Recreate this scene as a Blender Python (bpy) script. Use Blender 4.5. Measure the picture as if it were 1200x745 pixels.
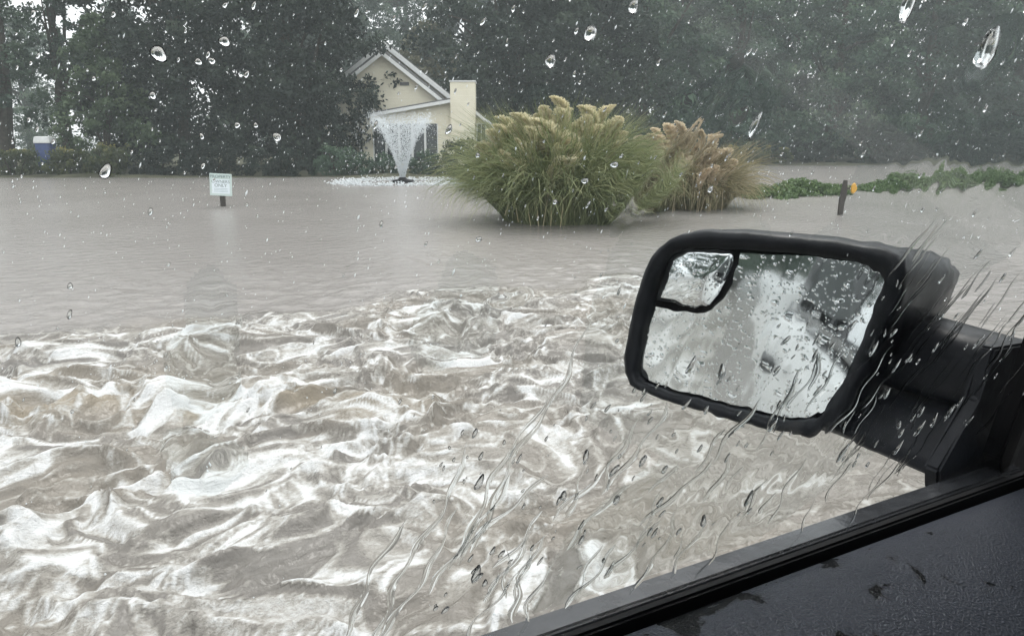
import bpy, bmesh, math, random
import numpy as np
from mathutils import Vector, Matrix

for o in list(bpy.data.objects):
    bpy.data.objects.remove(o)
S = bpy.context.scene
COL = S.collection
R = math.radians
rng = np.random.default_rng(11)
random.seed(5)

# ------------------------------------------------------------------ camera
PW, PH, FPX = 1200.0, 745.0, 867.0      # size of the photograph, focal length in its pixels
HCAM, HORIZON = 1.35, 172.0             # metres above the flood, pixel row of the horizon
PITCH = math.atan((PH / 2 - HORIZON) / FPX)
cam_d = bpy.data.cameras.new('camera')
cam_d.sensor_fit = 'HORIZONTAL'
cam_d.sensor_width = 36.0
cam_d.lens = FPX / PW * 36.0
cam_d.clip_start = 0.01
cam_d.clip_end = 1000
cam = bpy.data.objects.new('camera', cam_d)
COL.objects.link(cam)
cam.location = (0, 0, HCAM)
cam.rotation_euler = (math.pi / 2 - PITCH, 0, 0)
S.camera = cam

# ------------------------------------------------------------------ sky and sun (overcast)
SUN_EL, SUN_ROT = R(58), R(200)
world = bpy.data.worlds.new('World')
S.world = world
world.use_nodes = True
wt = world.node_tree
wt.nodes.clear()
w_out = wt.nodes.new('ShaderNodeOutputWorld')
w_bg = wt.nodes.new('ShaderNodeBackground')
w_sky = wt.nodes.new('ShaderNodeTexSky')
w_sky.sky_type = 'NISHITA'
w_sky.sun_disc = False
w_sky.sun_elevation = SUN_EL
w_sky.sun_rotation = SUN_ROT
w_sky.air_density = 1.0
w_sky.dust_density = 3.0
w_sky.ozone_density = 1.0
w_hs = wt.nodes.new('ShaderNodeHueSaturation')
w_hs.inputs['Saturation'].default_value = 0.10
w_mix = wt.nodes.new('ShaderNodeMix')
w_mix.data_type = 'RGBA'
w_mix.inputs[0].default_value = 0.6
w_mix.inputs[7].default_value = (6.6, 6.75, 6.9, 1)      # even cloud layer
wt.links.new(w_sky.outputs[0], w_hs.inputs['Color'])
wt.links.new(w_hs.outputs[0], w_mix.inputs[6])
wt.links.new(w_mix.outputs[2], w_bg.inputs['Color'])
w_bg.inputs['Strength'].default_value = 0.15
wt.links.new(w_bg.outputs[0], w_out.inputs['Surface'])

sun_d = bpy.data.lights.new('sun', 'SUN')
sun_d.energy = 1.2
sun_d.angle = R(30)
sun_d.color = (1.0, 0.97, 0.93)
sun = bpy.data.objects.new('sun', sun_d)
COL.objects.link(sun)
sun.location = (0, 0, 60)
sun.rotation_euler = (R(90) - SUN_EL, 0, R(180) - SUN_ROT + R(180))

S.view_settings.view_transform = 'Standard'
S.view_settings.look = 'None'
S.view_settings.gamma = 1.0
S.view_settings.use_curve_mapping = False
S.view_settings.exposure = 1.0

S.render.engine = 'CYCLES'
cy = S.cycles
cy.use_denoising = True
cy.max_bounces = 10
cy.diffuse_bounces = 2
cy.glossy_bounces = 4
cy.transmission_bounces = 8
cy.transparent_max_bounces = 16
cy.volume_bounces = 1
cy.sample_clamp_indirect = 6.0
cy.blur_glossy = 0.3

# ------------------------------------------------------------------ pixel helpers
CP, SP = math.cos(PITCH), math.sin(PITCH)
CAM = Vector((0, 0, HCAM))
def ray(px, py):
    x = (px - PW / 2) / FPX
    v = (PH / 2 - py) / FPX
    return Vector((x, CP + v * SP, -SP + v * CP))
def on_ground(px, py, z=0.0):
    d = ray(px, py)
    return CAM + d * ((z - HCAM) / d.z)
def at_y(px, py, y):
    d = ray(px, py)
    return CAM + d * (y / d.y)
# truck frame: a = forward, b = out through the driver's window, c = up (from the camera)
YAW = R(28)
TF = Vector((math.cos(YAW), math.sin(YAW), 0))
TN = Vector((-math.sin(YAW), math.cos(YAW), 0))
def tray(px, py):
    d = ray(px, py)
    return Vector((d.dot(TF), d.dot(TN), d.z))
def on_plane_t(px, py, p0, nrm):
    d = tray(px, py)
    return d * (p0.dot(nrm) / d.dot(nrm))
def lat_t(px, py, b):
    d = tray(px, py)
    return d * (b / d.y)

# ------------------------------------------------------------------ object helpers
def link(name, me, parent=None, mat=None, kind=None):
    o = bpy.data.objects.new(name, me)
    COL.objects.link(o)
    if mat is not None and me is not None and len(me.materials) == 0:
        me.materials.append(mat)
    if parent is not None:
        o.parent = parent
    if kind:
        o['kind'] = kind
    return o
def tag(o, label=None, cat=None, group=None, kind=None):
    if label: o['label'] = label
    if cat: o['category'] = cat
    if group: o['group'] = group
    if kind: o['kind'] = kind
    return o
def empty(name, loc=(0, 0, 0), rz=0.0):
    o = bpy.data.objects.new(name, None)
    COL.objects.link(o)
    o.location = loc
    o.rotation_euler = (0, 0, rz)
    o.empty_display_size = 0.2
    return o
def mesh_from(name, verts, faces, smooth=False):
    me = bpy.data.meshes.new(name)
    me.from_pydata([tuple(v) for v in verts], [], faces)
    me.update()
    if smooth:
        me.polygons.foreach_set('use_smooth', [True] * len(me.polygons))
    return me
def mesh_np(name, V, Fq, smooth=False, nper=4):
    """fast mesh from numpy: V (n,3), Fq (m,nper)"""
    me = bpy.data.meshes.new(name)
    me.vertices.add(len(V))
    me.vertices.foreach_set('co', np.ascontiguousarray(V, dtype=np.float32).ravel())
    m = len(Fq)
    me.loops.add(m * nper)
    me.loops.foreach_set('vertex_index', np.ascontiguousarray(Fq, dtype=np.int32).ravel())
    me.polygons.add(m)
    me.polygons.foreach_set('loop_start', np.arange(0, m * nper, nper, dtype=np.int32))
    me.polygons.foreach_set('loop_total', np.full(m, nper, dtype=np.int32))
    if smooth:
        me.polygons.foreach_set('use_smooth', np.ones(m, dtype=bool))
    me.update(calc_edges=True)
    return me
def point_attr(me, name, data):
    a = me.attributes.new(name, 'FLOAT', 'POINT')
    a.data.foreach_set('value', np.ascontiguousarray(data, dtype=np.float32))
def box_bm(bm, x0, x1, y0, y1, z0, z1, M=None):
    vs = [bm.verts.new((x, y, z)) for z in (z0, z1) for y in (y0, y1) for x in (x0, x1)]
    if M is not None:
        for v in vs: v.co = M @ v.co
    for f in ((0, 2, 3, 1), (4, 5, 7, 6), (0, 1, 5, 4), (2, 6, 7, 3), (0, 4, 6, 2), (1, 3, 7, 5)):
        bm.faces.new([vs[i] for i in f])
def bm_obj(name, bm, mat, parent=None, bevel=0.0, smooth=False):
    if bevel:
        bmesh.ops.bevel(bm, geom=list(bm.edges), offset=bevel, segments=2, affect='EDGES', clamp_overlap=True)
    bmesh.ops.recalc_face_normals(bm, faces=list(bm.faces))
    me = bpy.data.meshes.new(name)
    bm.to_mesh(me)
    bm.free()
    if smooth:
        me.polygons.foreach_set('use_smooth', [True] * len(me.polygons))
    return link(name, me, parent, mat)
def box_obj(name, mat, parent, x0, x1, y0, y1, z0, z1, bevel=0.0, M=None):
    bm = bmesh.new()
    box_bm(bm, x0, x1, y0, y1, z0, z1, M)
    return bm_obj(name, bm, mat, parent, bevel)
def prism(name, mat, parent, pts, vec, bevel=0.0):
    """closed polygon (3-D points) pushed along vec"""
    bm = bmesh.new()
    a = [bm.verts.new(p) for p in pts]
    b = [bm.verts.new(Vector(p) + Vector(vec)) for p in pts]
    n = len(pts)
    bm.faces.new(a)
    bm.faces.new(b[::-1])
    for i in range(n):
        bm.faces.new((a[i], b[i], b[(i + 1) % n], a[(i + 1) % n]))
    return bm_obj(name, bm, mat, parent, bevel)
def loft(name, mat, parent, rings, cap0=True, cap1=True, smooth=True, closed=True):
    V, F = [], []
    n = len(rings[0])
    for r in rings: V += [tuple(p) for p in r]
    for k in range(len(rings) - 1):
        for i in range(n if closed else n - 1):
            j = (i + 1) % n
            F.append((k * n + i, k * n + j, (k + 1) * n + j, (k + 1) * n + i))
    if cap0: F.append(tuple(range(n))[::-1])
    if cap1: F.append(tuple((len(rings) - 1) * n + i for i in range(n)))
    bm = bmesh.new()
    vs = [bm.verts.new(v) for v in V]
    for f in F:
        bm.faces.new([vs[i] for i in f])
    return bm_obj(name, bm, mat, parent, 0, smooth)
def chaikin(pts, n=2):
    for _ in range(n):
        q = []
        for i in range(len(pts)):
            a, b = pts[i], pts[(i + 1) % len(pts)]
            q.append(tuple(a[k] * .75 + b[k] * .25 for k in range(2)))
            q.append(tuple(a[k] * .25 + b[k] * .75 for k in range(2)))
        pts = q
    return pts

# ------------------------------------------------------------------ materials
class NT:
    def __init__(s, name):
        s.m = bpy.data.materials.new(name)
        s.m.use_nodes = True
        s.t = s.m.node_tree
        s.t.nodes.clear()
        s.out = s.t.nodes.new('ShaderNodeOutputMaterial')
    def n(s, typ, **kw):
        nd = s.t.nodes.new('ShaderNode' + typ)
        for k, v in kw.items():
            if k in nd.inputs.keys(): s.put(nd.inputs[k], v)
            else: setattr(nd, k, v)
        return nd
    def put(s, sock, v):
        if isinstance(v, bpy.types.NodeSocket): s.t.links.new(v, sock)
        else: sock.default_value = v
    def obj(s, scale=(1, 1, 1)):
        tc = s.n('TexCoord')
        mp = s.n('Mapping')
        mp.inputs['Scale'].default_value = scale
        s.t.links.new(tc.outputs['Object'], mp.inputs['Vector'])
        return mp.outputs[0]
    def noise(s, scale, detail=4, rough=.5, dist=0, vec=None):
        nd = s.n('TexNoise', Scale=scale, Detail=detail, Roughness=rough, Distortion=dist)
        if vec is not None: s.t.links.new(vec, nd.inputs['Vector'])
        return nd.outputs['Fac']
    def ramp(s, fac, stops):
        nd = s.n('ValToRGB', Fac=fac)
        e = nd.color_ramp.elements
        while len(e) < len(stops): e.new(0.5)
        for el, (p, c) in zip(e, stops):
            el.position = p
            el.color = c if len(c) == 4 else (*c, 1)
        return nd.outputs[0]
    def math(s, op, a, b=0.0, clamp=False):
        nd = s.n('Math', operation=op, use_clamp=clamp)
        s.put(nd.inputs[0], a); s.put(nd.inputs[1], b)
        return nd.outputs[0]
    def mix(s, fac, a, b):
        nd = s.n('Mix', data_type='RGBA')
        s.put(nd.inputs[0], fac); s.put(nd.inputs[6], a if isinstance(a, bpy.types.NodeSocket) else (*a, 1)[:4])
        s.put(nd.inputs[7], b if isinstance(b, bpy.types.NodeSocket) else (*b, 1)[:4])
        return nd.outputs[2]
    def bump(s, h, strength, dist, normal=None):
        nd = s.n('Bump', Height=h, Strength=strength, Distance=dist)
        if normal is not None: s.t.links.new(normal, nd.inputs['Normal'])
        return nd.outputs[0]
    def bsdf(s, **kw):
        nd = s.n('BsdfPrincipled', **{k.replace('_', ' '): v for k, v in kw.items()})
        s.t.links.new(nd.outputs[0], s.out.inputs['Surface'])
        return nd
def c4(r, g, b): return (r, g, b, 1)

def mat_plain(name, col, rough=.6, vary=.15, nscale=6, spec=.5, metal=0, bump=0.0, bscale=40):
    t = NT(name)
    v = t.obj()
    f = t.noise(nscale, 5, .6, .3, v)
    lo = tuple(c * (1 - vary) for c in col); hi = tuple(min(1, c * (1 + vary)) for c in col)
    c = t.ramp(f, [(.3, lo), (.7, hi)])
    b = t.bsdf(Base_Color=c, Roughness=rough, Metallic=metal)
    b.inputs['Specular IOR Level'].default_value = spec
    if bump:
        t.put(b.inputs['Normal'], t.bump(t.noise(bscale, 4, .6, 0, v), bump, .01))
    return t.m

def mat_leaf(name, c0, c1, c2, rough=.6, tr=.25, vary=.6):
    """leaves: colour drawn from a stored tint, part random, part lighter towards the top"""
    t = NT(name)
    at = t.n('Attribute', attribute_name='tint')
    c = t.ramp(at.outputs['Fac'], [(0, c0), (.55, c1), (1, c2)])
    oi = t.n('ObjectInfo')
    hs = t.n('HueSaturation')
    t.put(hs.inputs['Color'], c)
    t.put(hs.inputs['Value'], t.math('ADD', t.math('MULTIPLY', oi.outputs['Random'], vary), 1 - vary / 2))
    t.put(hs.inputs['Hue'], t.math('ADD', t.math('MULTIPLY', oi.outputs['Random'], -.05 * vary), .5 + .025 * vary))
    c = hs.outputs[0]
    b = t.n('BsdfPrincipled')
    t.put(b.inputs['Base Color'], c)
    b.inputs['Roughness'].default_value = rough
    b.inputs['Specular IOR Level'].default_value = .3
    tl = t.n('BsdfTranslucent')
    t.put(tl.inputs['Color'], c)
    mx = t.n('MixShader')
    mx.inputs[0].default_value = tr
    t.t.links.new(b.outputs[0], mx.inputs[1]); t.t.links.new(tl.outputs[0], mx.inputs[2])
    t.t.links.new(mx.outputs[0], t.out.inputs['Surface'])
    return t.m

M = {}
M['leaf_dark'] = mat_leaf('leaf_dark', (.009, .015, .012), (.021, .033, .025), (.05, .07, .046), vary=.3)
M['leaf_green'] = mat_leaf('leaf_green', (.03, .05, .026), (.07, .105, .055), (.12, .165, .085), vary=.2)
M['leaf_mid'] = mat_leaf('leaf_mid', (.026, .05, .038), (.055, .09, .06), (.09, .13, .08), vary=1.0)
M['leaf_wood'] = mat_leaf('leaf_wood', (.022, .045, .034), (.05, .085, .055), (.085, .13, .075), vary=1.0)
M['leaf_brown'] = mat_leaf('leaf_brown', (.03, .034, .02), (.065, .07, .04), (.11, .11, .062))
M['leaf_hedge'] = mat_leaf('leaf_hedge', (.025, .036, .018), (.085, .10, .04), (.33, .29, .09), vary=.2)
M['leaf_cover'] = mat_leaf('leaf_cover', (.045, .075, .03), (.09, .145, .055), (.14, .2, .08))
M['blade'] = mat_leaf('blade', (.10, .125, .055), (.25, .28, .13), (.46, .45, .24), tr=.35)
M['blade_dry'] = mat_leaf('blade_dry', (.10, .10, .05), (.22, .20, .11), (.42, .35, .21), tr=.35)
M['plume'] = mat_leaf('plume', (.5, .44, .27), (.7, .64, .44), (.82, .77, .6), rough=.9, tr=.4, vary=.2)
M['plume_tan'] = mat_leaf('plume_tan', (.5, .41, .28), (.68, .58, .43), (.8, .72, .57), rough=.9, tr=.4, vary=.2)
M['bark'] = mat_plain('bark', (.045, .038, .03), .9, .4, 9, .2, 0, .6, 12)
M['soil'] = mat_plain('soil', (.07, .07, .045), .95, .4, 1.2, .2, 0, .5, 3)
M['cream'] = None
M['trim'] = mat_plain('trim', (.62, .63, .62), .5, .06)
M['roof'] = mat_plain('roof_shingle', (.13, .13, .13), .85, .3, 8, .3, 0, .5, 30)
M['dark_glass'] = mat_plain('dark_glass', (.03, .036, .04), .08, .2)
M['wood_post'] = mat_plain('wood_post', (.05, .045, .04), .8, .3, 20)
M['rubber'] = mat_plain('rubber', (.004, .004, .005), .7, .2, 30, .15)
M['white_paint'] = mat_plain('white_paint', (.78, .79, .79), .18, .03, 2)
M['black_trim'] = mat_plain('black_trim', (.012, .012, .014), .35, .2, 40)

def make_cream():
    t = NT('cream_siding')
    v = t.obj()
    f = t.noise(1.5, 5, .6, .2, v)
    c = t.ramp(f, [(.3, (.65, .61, .48)), (.7, (.72, .68, .55))])
    b = t.bsdf(Base_Color=c, Roughness=.7)
    w = t.n('TexWave', wave_type='BANDS', bands_direction='Z', wave_profile='SAW', Scale=1.05)
    t.t.links.new(v, w.inputs['Vector'])
    t.put(b.inputs['Normal'], t.bump(w.outputs['Fac'], .6, .02))
    return t.m
M['cream'] = make_cream()

# ------------------------------------------------------------------ noise fields
class Field:
    """periodic band-limited random field; lam = wavelength along/across the truck axis"""
    def __init__(s, lam_a, lam_b, size=10.24, n=512, slope=0.0, seed=0):
        s.size, s.n = size, n
        r = np.random.default_rng(seed)
        k = np.fft.fftfreq(n, d=size / n)
        ka, kb = np.meshgrid(k, k, indexing='ij')
        q = np.sqrt((ka * lam_a) ** 2 + (kb * lam_b) ** 2)
        amp = np.exp(-((np.log(np.maximum(q, 1e-6))) / .42) ** 2)
        if slope:
            amp = np.where(q > 1, np.maximum(amp, q ** -slope), amp)
        amp[0, 0] = 0
        ph = np.fft.fft2(r.standard_normal((n, n)))
        f = np.real(np.fft.ifft2(ph * amp))
        s.f = f / f.std()
    def __call__(s, a, b):
        u = (a / s.size * s.n) % s.n
        v = (b / s.size * s.n) % s.n
        i = np.floor(u).astype(int) % s.n; j = np.floor(v).astype(int) % s.n
        fu, fv = u - np.floor(u), v - np.floor(v)
        i2, j2 = (i + 1) % s.n, (j + 1) % s.n
        f = s.f
        return (f[i, j] * (1 - fu) + f[i2, j] * fu) * (1 - fv) + (f[i, j2] * (1 - fu) + f[i2, j2] * fu) * fv
def sst(x, a, b):
    t = np.clip((x - a) / (b - a), 0, 1)
    return t * t * (3 - 2 * t)

# ------------------------------------------------------------------ water
def axis(lo, hi, step, far, grow=1.16):
    c = list(np.arange(lo, hi + 1e-9, step))
    s, x = step, c[-1]
    while x < far:
        s = min(s * grow, 6.0); x += s; c.append(x)
    s, x = step, c[0]
    pre = []
    while x > -far:
        s = min(s * grow, 6.0); x -= s; pre.append(x)
    return np.array(pre[::-1] + c)
def wake_fields(a, b):
    """height and foam of the churned water; a runs along the truck, b away from it"""
    f1, f2 = Field(1.5, .9, seed=1), Field(.62, .36, seed=2)
    f3, f4 = Field(.27, .17, seed=3), Field(.12, .08, seed=4)
    w1, w2 = Field(1.1, .9, seed=5), Field(1.1, .9, seed=6)
    w3, w4 = Field(.34, .28, seed=7), Field(.34, .28, seed=8)
    g1, g2, g3 = Field(.72, .44, seed=9), Field(.29, .18, seed=10), Field(.125, .085, seed=12)
    lo = Field(3.4, 1.7, size=20.48, seed=13)
    lo2 = Field(2.0, 1.1, size=20.48, seed=14)
    aw = a + .09 * w1(a, b) + .018 * w3(a, b)
    bw = b + .07 * w2(a, b) + .014 * w4(a, b)
    edge = 6.45 + .22 * lo2(a, b * .3) - .04 * np.clip(a - 2.6, 0, 9)
    T = (1 - sst(b, edge - .30, edge + .12)) * (1 - sst(a, 4.2, 7.0)) * sst(b, .3, .9)
    Tsoft = (1 - sst(b, edge - 1.4, edge + .3)) * (1 - sst(a, 4.0, 7.0)) * sst(b, .3, .9)
    # calmer silty water ahead, alongside the front wheel
    calm = sst(a - .95 - .35 * lo(a, b) * .5, -.1, .9) * (1 - sst(b - (2.25 + .50 * (a - 1.0)) + .2 * w1(a, b), -.5, .45))
    act = T * (1 - .48 * calm)
    rid = lambda n, p=1.0, w=1.25: np.clip(1 - np.sqrt(n * n + .012) / w, 0, 1) ** p
    h = (.034 * f1(aw, bw) + .034 * (rid(f1(aw + 3, bw + 1), 1.2, 1.6) - .45)
         + .024 * f2(aw, bw) + .012 * (rid(f2(aw + 2, bw + 5), 1.1, 1.5) - .4) + .017 * f3(aw, bw) + .0075 * f4(aw, bw) + .020 * (rid(f3(aw + 1, bw + 2), 1.1, 1.2) - .35))
    h = h * (.25 * act + .42 * Tsoft * (1 - .75 * calm))
    # breaking crests of the bow wave
    c0 = 4.12 - .46 * a + .12 * w1(a, b) + .010 * w3(a, b)
    win = sst(a, -3, -1) * (1 - sst(a, .7, 1.7))
    d0 = b - c0
    cr0 = np.exp(-np.where(d0 > 0, (d0 / .42) ** 2, (d0 / .20) ** 2)) * win
    c1 = 5.55 - .12 * a + .14 * w2(a, b)
    d1 = b - c1
    cr1 = np.exp(-np.where(d1 > 0, (d1 / .35) ** 2, (d1 / .2) ** 2)) * (1 - sst(a, 1.5, 3.2))
    c2 = 2.95 + .05 * a + .1 * w2(a + 2, b)
    d2 = b - c2
    cr2 = np.exp(-np.where(d2 > 0, (d2 / .3) ** 2, (d2 / .18) ** 2)) * (1 - sst(a, .8, 2.0))
    rough = .85 + .12 * f2(aw, bw) + .06 * f3(aw, bw)
    h = h + .095 * cr0 * rough + .04 * cr1 * rough + .03 * cr2 * rough
    # foam: advected lace and streaks, thickest along the crests and in milky patches
    e1, e2, e3, e4 = Field(1.7, .55, seed=41), Field(.7, .22, seed=42), Field(.3, .105, seed=43), Field(.12, .05, seed=44)
    ea = aw + .035 * w3(aw, bw) + .012 * f3(aw, bw); eb = bw + .028 * w4(aw, bw) + .009 * f3(aw + 2, bw)
    fb = .35 * e1(ea, eb) + .6 * e2(ea, eb) + .5 * e3(ea, eb) + .22 * e4(ea, eb)
    lace = rid(g2(ea, eb) + .35 * e3(ea, eb), 2.4, 1.1)
    lace3 = rid(g3(ea, eb) + .3 * e4(ea, eb), 2.2, 1.0)
    lace2 = rid(g1(ea, eb) + .3 * e2(ea, eb), 2.8, 1.1)
    patch = .5 + .5 * np.tanh(1.1 * lo2(aw, bw) + .25)
    foam = .0 + .22 * fb + .18 * (patch - .5) + .52 * lace + .42 * lace2 + .30 * lace3
    foam = foam + .14 * cr0 * (1 + .8 * e3(ea, eb)) + .16 * cr1 + .16 * cr2
    foam = foam + 1.5 * np.clip(h - .005, -.09, .10)
    foam = foam + .09 * (1 - sst(b, 2.9, 4.4)) + .0
    foam = np.clip(foam, 0, 1.2) * act
    silt = np.clip((cr0 * .9 + .35 * (1 - patch) * act + .22 * calm * T), 0, 1)
    rip = Field(.5, .4, seed=21)(a, b) * .004 + Field(.2, .17, seed=22)(a, b) * .002
    fadefar = (1 - sst(b, 8.5, 12)) * (1 - sst(np.abs(a - 2), 6, 9))
    h = h + rip * fadefar * (1 - .6 * T)
    return h * fadefar, foam, silt, T
def make_water():
    A = axis(-2.2, 5.8, .0135, 138)
    B = axis(1.0, 7.2, .0135, 138)
    aa, bb = np.meshgrid(A, B, indexing='ij')
    h, foam, silt, T = wake_fields(aa, bb)
    # sharpen the crests by pulling points towards them
    hs = h.copy()
    for _ in range(10):
        hs[1:-1] = (hs[:-2] + 2 * hs[1:-1] + hs[2:]) / 4
        hs[:, 1:-1] = (hs[:, :-2] + 2 * hs[:, 1:-1] + hs[:, 2:]) / 4
    ga = np.gradient(hs, axis=0) / np.gradient(A)[:, None]
    gb = np.gradient(hs, axis=1) / np.gradient(B)[None, :]
    k = .02
    aa2 = aa + k * np.clip(ga, -.8, .8)
    bb2 = bb + k * np.clip(gb, -.8, .8) - .12 * np.clip(hs, 0, .3)
    V = np.stack([aa2.ravel(), bb2.ravel(), h.ravel()], 1)
    na, nb = len(A), len(B)
    idx = np.arange(na * nb).reshape(na, nb)
    Fq = np.stack([idx[:-1, :-1].ravel(), idx[1:, :-1].ravel(), idx[1:, 1:].ravel(), idx[:-1, 1:].ravel()], 1)
    me = mesh_np('flood_water', V, Fq, True)
    point_attr(me, 'foam', foam.ravel())
    point_attr(me, 'silt', silt.ravel())
    point_attr(me, 'churn', T.ravel())
    o = link('flood_water', me, None, M['water'], 'structure')
    o.rotation_euler = (0, 0, YAW)
    tag(o, 'muddy grey brown flood water with churned white foam along the truck')
    return o
def make_water_mat():
    t = NT('flood_water')
    v = t.obj()
    vs = t.obj((1.0, 1.7, 1.5))
    foam = t.n('Attribute', attribute_name='foam').outputs['Fac']
    silt = t.n('Attribute', attribute_name='silt').outputs['Fac']
    churn = t.n('Attribute', attribute_name='churn').outputs['Fac']
    n1 = t.noise(11, 8, .66, .8, vs)
    n2 = t.noise(30, 6, .66, .9, vs)
    n3 = t.noise(85, 3, .6, .2, vs)
    # foam breaks up into lace
    d = t.math('ADD', t.math('MULTIPLY', t.math('SUBTRACT', n1, .5), .7), t.math('MULTIPLY', t.math('SUBTRACT', n2, .5), .8))
    d = t.math('ADD', d, t.math('MULTIPLY', t.math('SUBTRACT', n3, .5), .30))
    f = t.math('ADD', foam, t.math('MULTIPLY', d, t.math('MULTIPLY', foam, 2.2, True)))
    thin = t.n('MapRange', interpolation_type='SMOOTHSTEP')
    t.put(thin.inputs[0], f); thin.inputs[1].default_value = .16; thin.inputs[2].default_value = .52
    thick = t.n('MapRange', interpolation_type='SMOOTHSTEP')
    t.put(thick.inputs[0], f); thick.inputs[1].default_value = .36; thick.inputs[2].default_value = .92
    wet = t.ramp(t.noise(.35, 4, .6, .4, v), [(.3, (.222, .207, .193)), (.7, (.262, .246, .232))])
    wet = t.mix(t.math('MULTIPLY', churn, t.ramp(n1, [(.40, (.95, .95, .95)), (.65, (.6, .6, .6))])), wet, (.142, .133, .121))  # churned water darkened in colour, standing in for its weaker sky reflection
    wet = t.mix(t.math('MULTIPLY', silt, .6, True), wet, (.31, .262, .19))
    c = t.mix(t.math('MULTIPLY', thin.outputs[0], .75), wet, (.36, .343, .31))
    c = t.mix(thick.outputs[0], c, (.63, .635, .635))
    ro = t.n('MapRange')
    t.put(ro.inputs[0], thin.outputs[0]); ro.inputs[3].default_value = .21; ro.inputs[4].default_value = .6
    b = t.bsdf(Base_Color=c, Roughness=ro.outputs[0], IOR=1.33)
    # rain-pocked ripples everywhere, bubbles in the foam
    r1 = t.noise(5, 4, .55, .6, t.obj((1, 1.25, 1)))
    r2 = t.noise(26, 3, .6, .3, v)
    vor = t.n('TexVoronoi', feature='F1', Scale=9.0)
    t.t.links.new(v, vor.inputs['Vector'])
    ring = t.math('SINE', t.math('MULTIPLY', vor.outputs['Distance'], 34))
    ring = t.math('MULTIPLY', ring, t.math('SUBTRACT', .55, vor.outputs['Distance'], True))
    hgt = t.math('ADD', t.math('MULTIPLY', r1, 1.0), t.math('MULTIPLY', r2, .28))
    hgt = t.math('ADD', hgt, t.math('MULTIPLY', ring, .07))
    nrm = t.bump(hgt, .55, .05)
    nrm = t.bump(t.math('MULTIPLY', f, t.math('ADD', n3, n2)), .6, .012, nrm)
    t.put(b.inputs['Normal'], nrm)
    return t.m
M['water'] = make_water_mat()
make_water()
def make_splash():
    """drops thrown up by the breaking crests"""
    r = np.random.default_rng(301)
    a = r.random(9000) * 6.5 - 2.0; b = 1.6 + 5.0 * r.random(9000)
    h, foam, silt, T = wake_fields(a, b)
    ok = (foam > .55) & (h > .03)
    a, b, h = a[ok][:900], b[ok][:900], h[ok][:900]
    n = len(a)
    P = np.stack([a * TF.x + b * TN.x, a * TF.y + b * TN.y, h + .01 + .11 * r.random(n) ** 2.5], 1)
    s = .0016 + .0035 * r.random(n) ** 2
    o8 = np.array([[1, 0, 0], [0, 1, 0], [-1, 0, 0], [0, -1, 0], [0, 0, 1], [0, 0, -1]])
    V = (P[:, None, :] + o8[None] * s[:, None, None]).reshape(-1, 3)
    F = np.array([[0, 1, 4], [1, 2, 4], [2, 3, 4], [3, 0, 4], [1, 0, 5], [2, 1, 5], [3, 2, 5], [0, 3, 5]])
    F = (F[None] + (np.arange(n) * 6)[:, None, None]).reshape(-1, 3)
    tag(link('splash_drops', mesh_np('splash_drops', V, F, True, 3), None, M['spray'], 'stuff'), 'small drops thrown up by the breaking wake', 'splash')

# ------------------------------------------------------------------ ground beneath and beyond the flood
def shore(x):
    return 33.6 + 22.0 * sst(x, -1.0, 13.0)
def make_ground():
    xs = np.concatenate([np.linspace(-140, -40, 21)[:-1], np.linspace(-40, 50, 91)[:-1], np.linspace(50, 140, 19)])
    ys = np.concatenate([np.linspace(-140, 20, 33)[:-1], np.linspace(20, 75, 111)[:-1], np.linspace(75, 140, 14)])
    X, Y = np.meshgrid(xs, ys, indexing='ij')
    nz = Field(9, 9, size=120, n=256, seed=31)(X, Y)
    d = Y - shore(X) - .25 * Field(4, 4, size=60, n=256, seed=32)(X, Y)
    back = sst(-Y, 30, 42)
    Z = -.75 + .85 * sst(d, -2.2, .35) + .5 * sst(d, .4, 25) + .05 * nz + .9 * back
    idx = np.arange(X.size).reshape(X.shape)
    Fq = np.stack([idx[:-1, :-1].ravel(), idx[1:, :-1].ravel(), idx[1:, 1:].ravel(), idx[:-1, 1:].ravel()], 1)
    me = mesh_np('ground', np.stack([X.ravel(), Y.ravel(), Z.ravel()], 1), Fq, True)
    link('ground', me, None, M['soil'], 'structure')
make_ground()

# ------------------------------------------------------------------ foliage
def leaf_cloud(centers, radii, per, size, r, squash=.75, droop=0.0, tint_jit=.22):
    """leaf-sized quads scattered in clumps; returns verts, faces, tint"""
    nC = len(centers)
    C = np.repeat(np.asarray(centers), per, 0)
    Rr = np.repeat(np.asarray(radii), per)
    ct = np.repeat(r.random(nC), per)
    N = len(C)
    d = r.standard_normal((N, 3)); d /= np.linalg.norm(d, axis=1)[:, None]
    rad = r.random(N) ** .5
    P = C + d * (rad * Rr)[:, None] * np.array([1, 1, squash])
    P[:, 2] -= droop * rad * Rr
    u = r.standard_normal((N, 3)); u /= np.linalg.norm(u, axis=1)[:, None]
    w = np.cross(u, r.standard_normal((N, 3))); w /= np.linalg.norm(w, axis=1)[:, None]
    sz = size * (.55 + .9 * r.random(N))
    u *= sz[:, None]; w *= (sz * .55)[:, None]
    V = np.stack([P - u, P + w * .9 - u * .1, P + u, P - w * .9 + u * .1], 1).reshape(-1, 3)
    F = np.arange(N * 4).reshape(N, 4)
    tint = np.clip(ct * .6 + r.random(N) * tint_jit + .22 * d[:, 2] + .12, 0, 1)  # random by clump, lighter towards the top of each
    return V, F, np.repeat(tint, 4)
def leaf_mesh(name, data, mat):
    V, F, t = data
    me = mesh_np(name, V, F)
    point_attr(me, 'tint', t)
    me.materials.append(mat)
    return me
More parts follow.
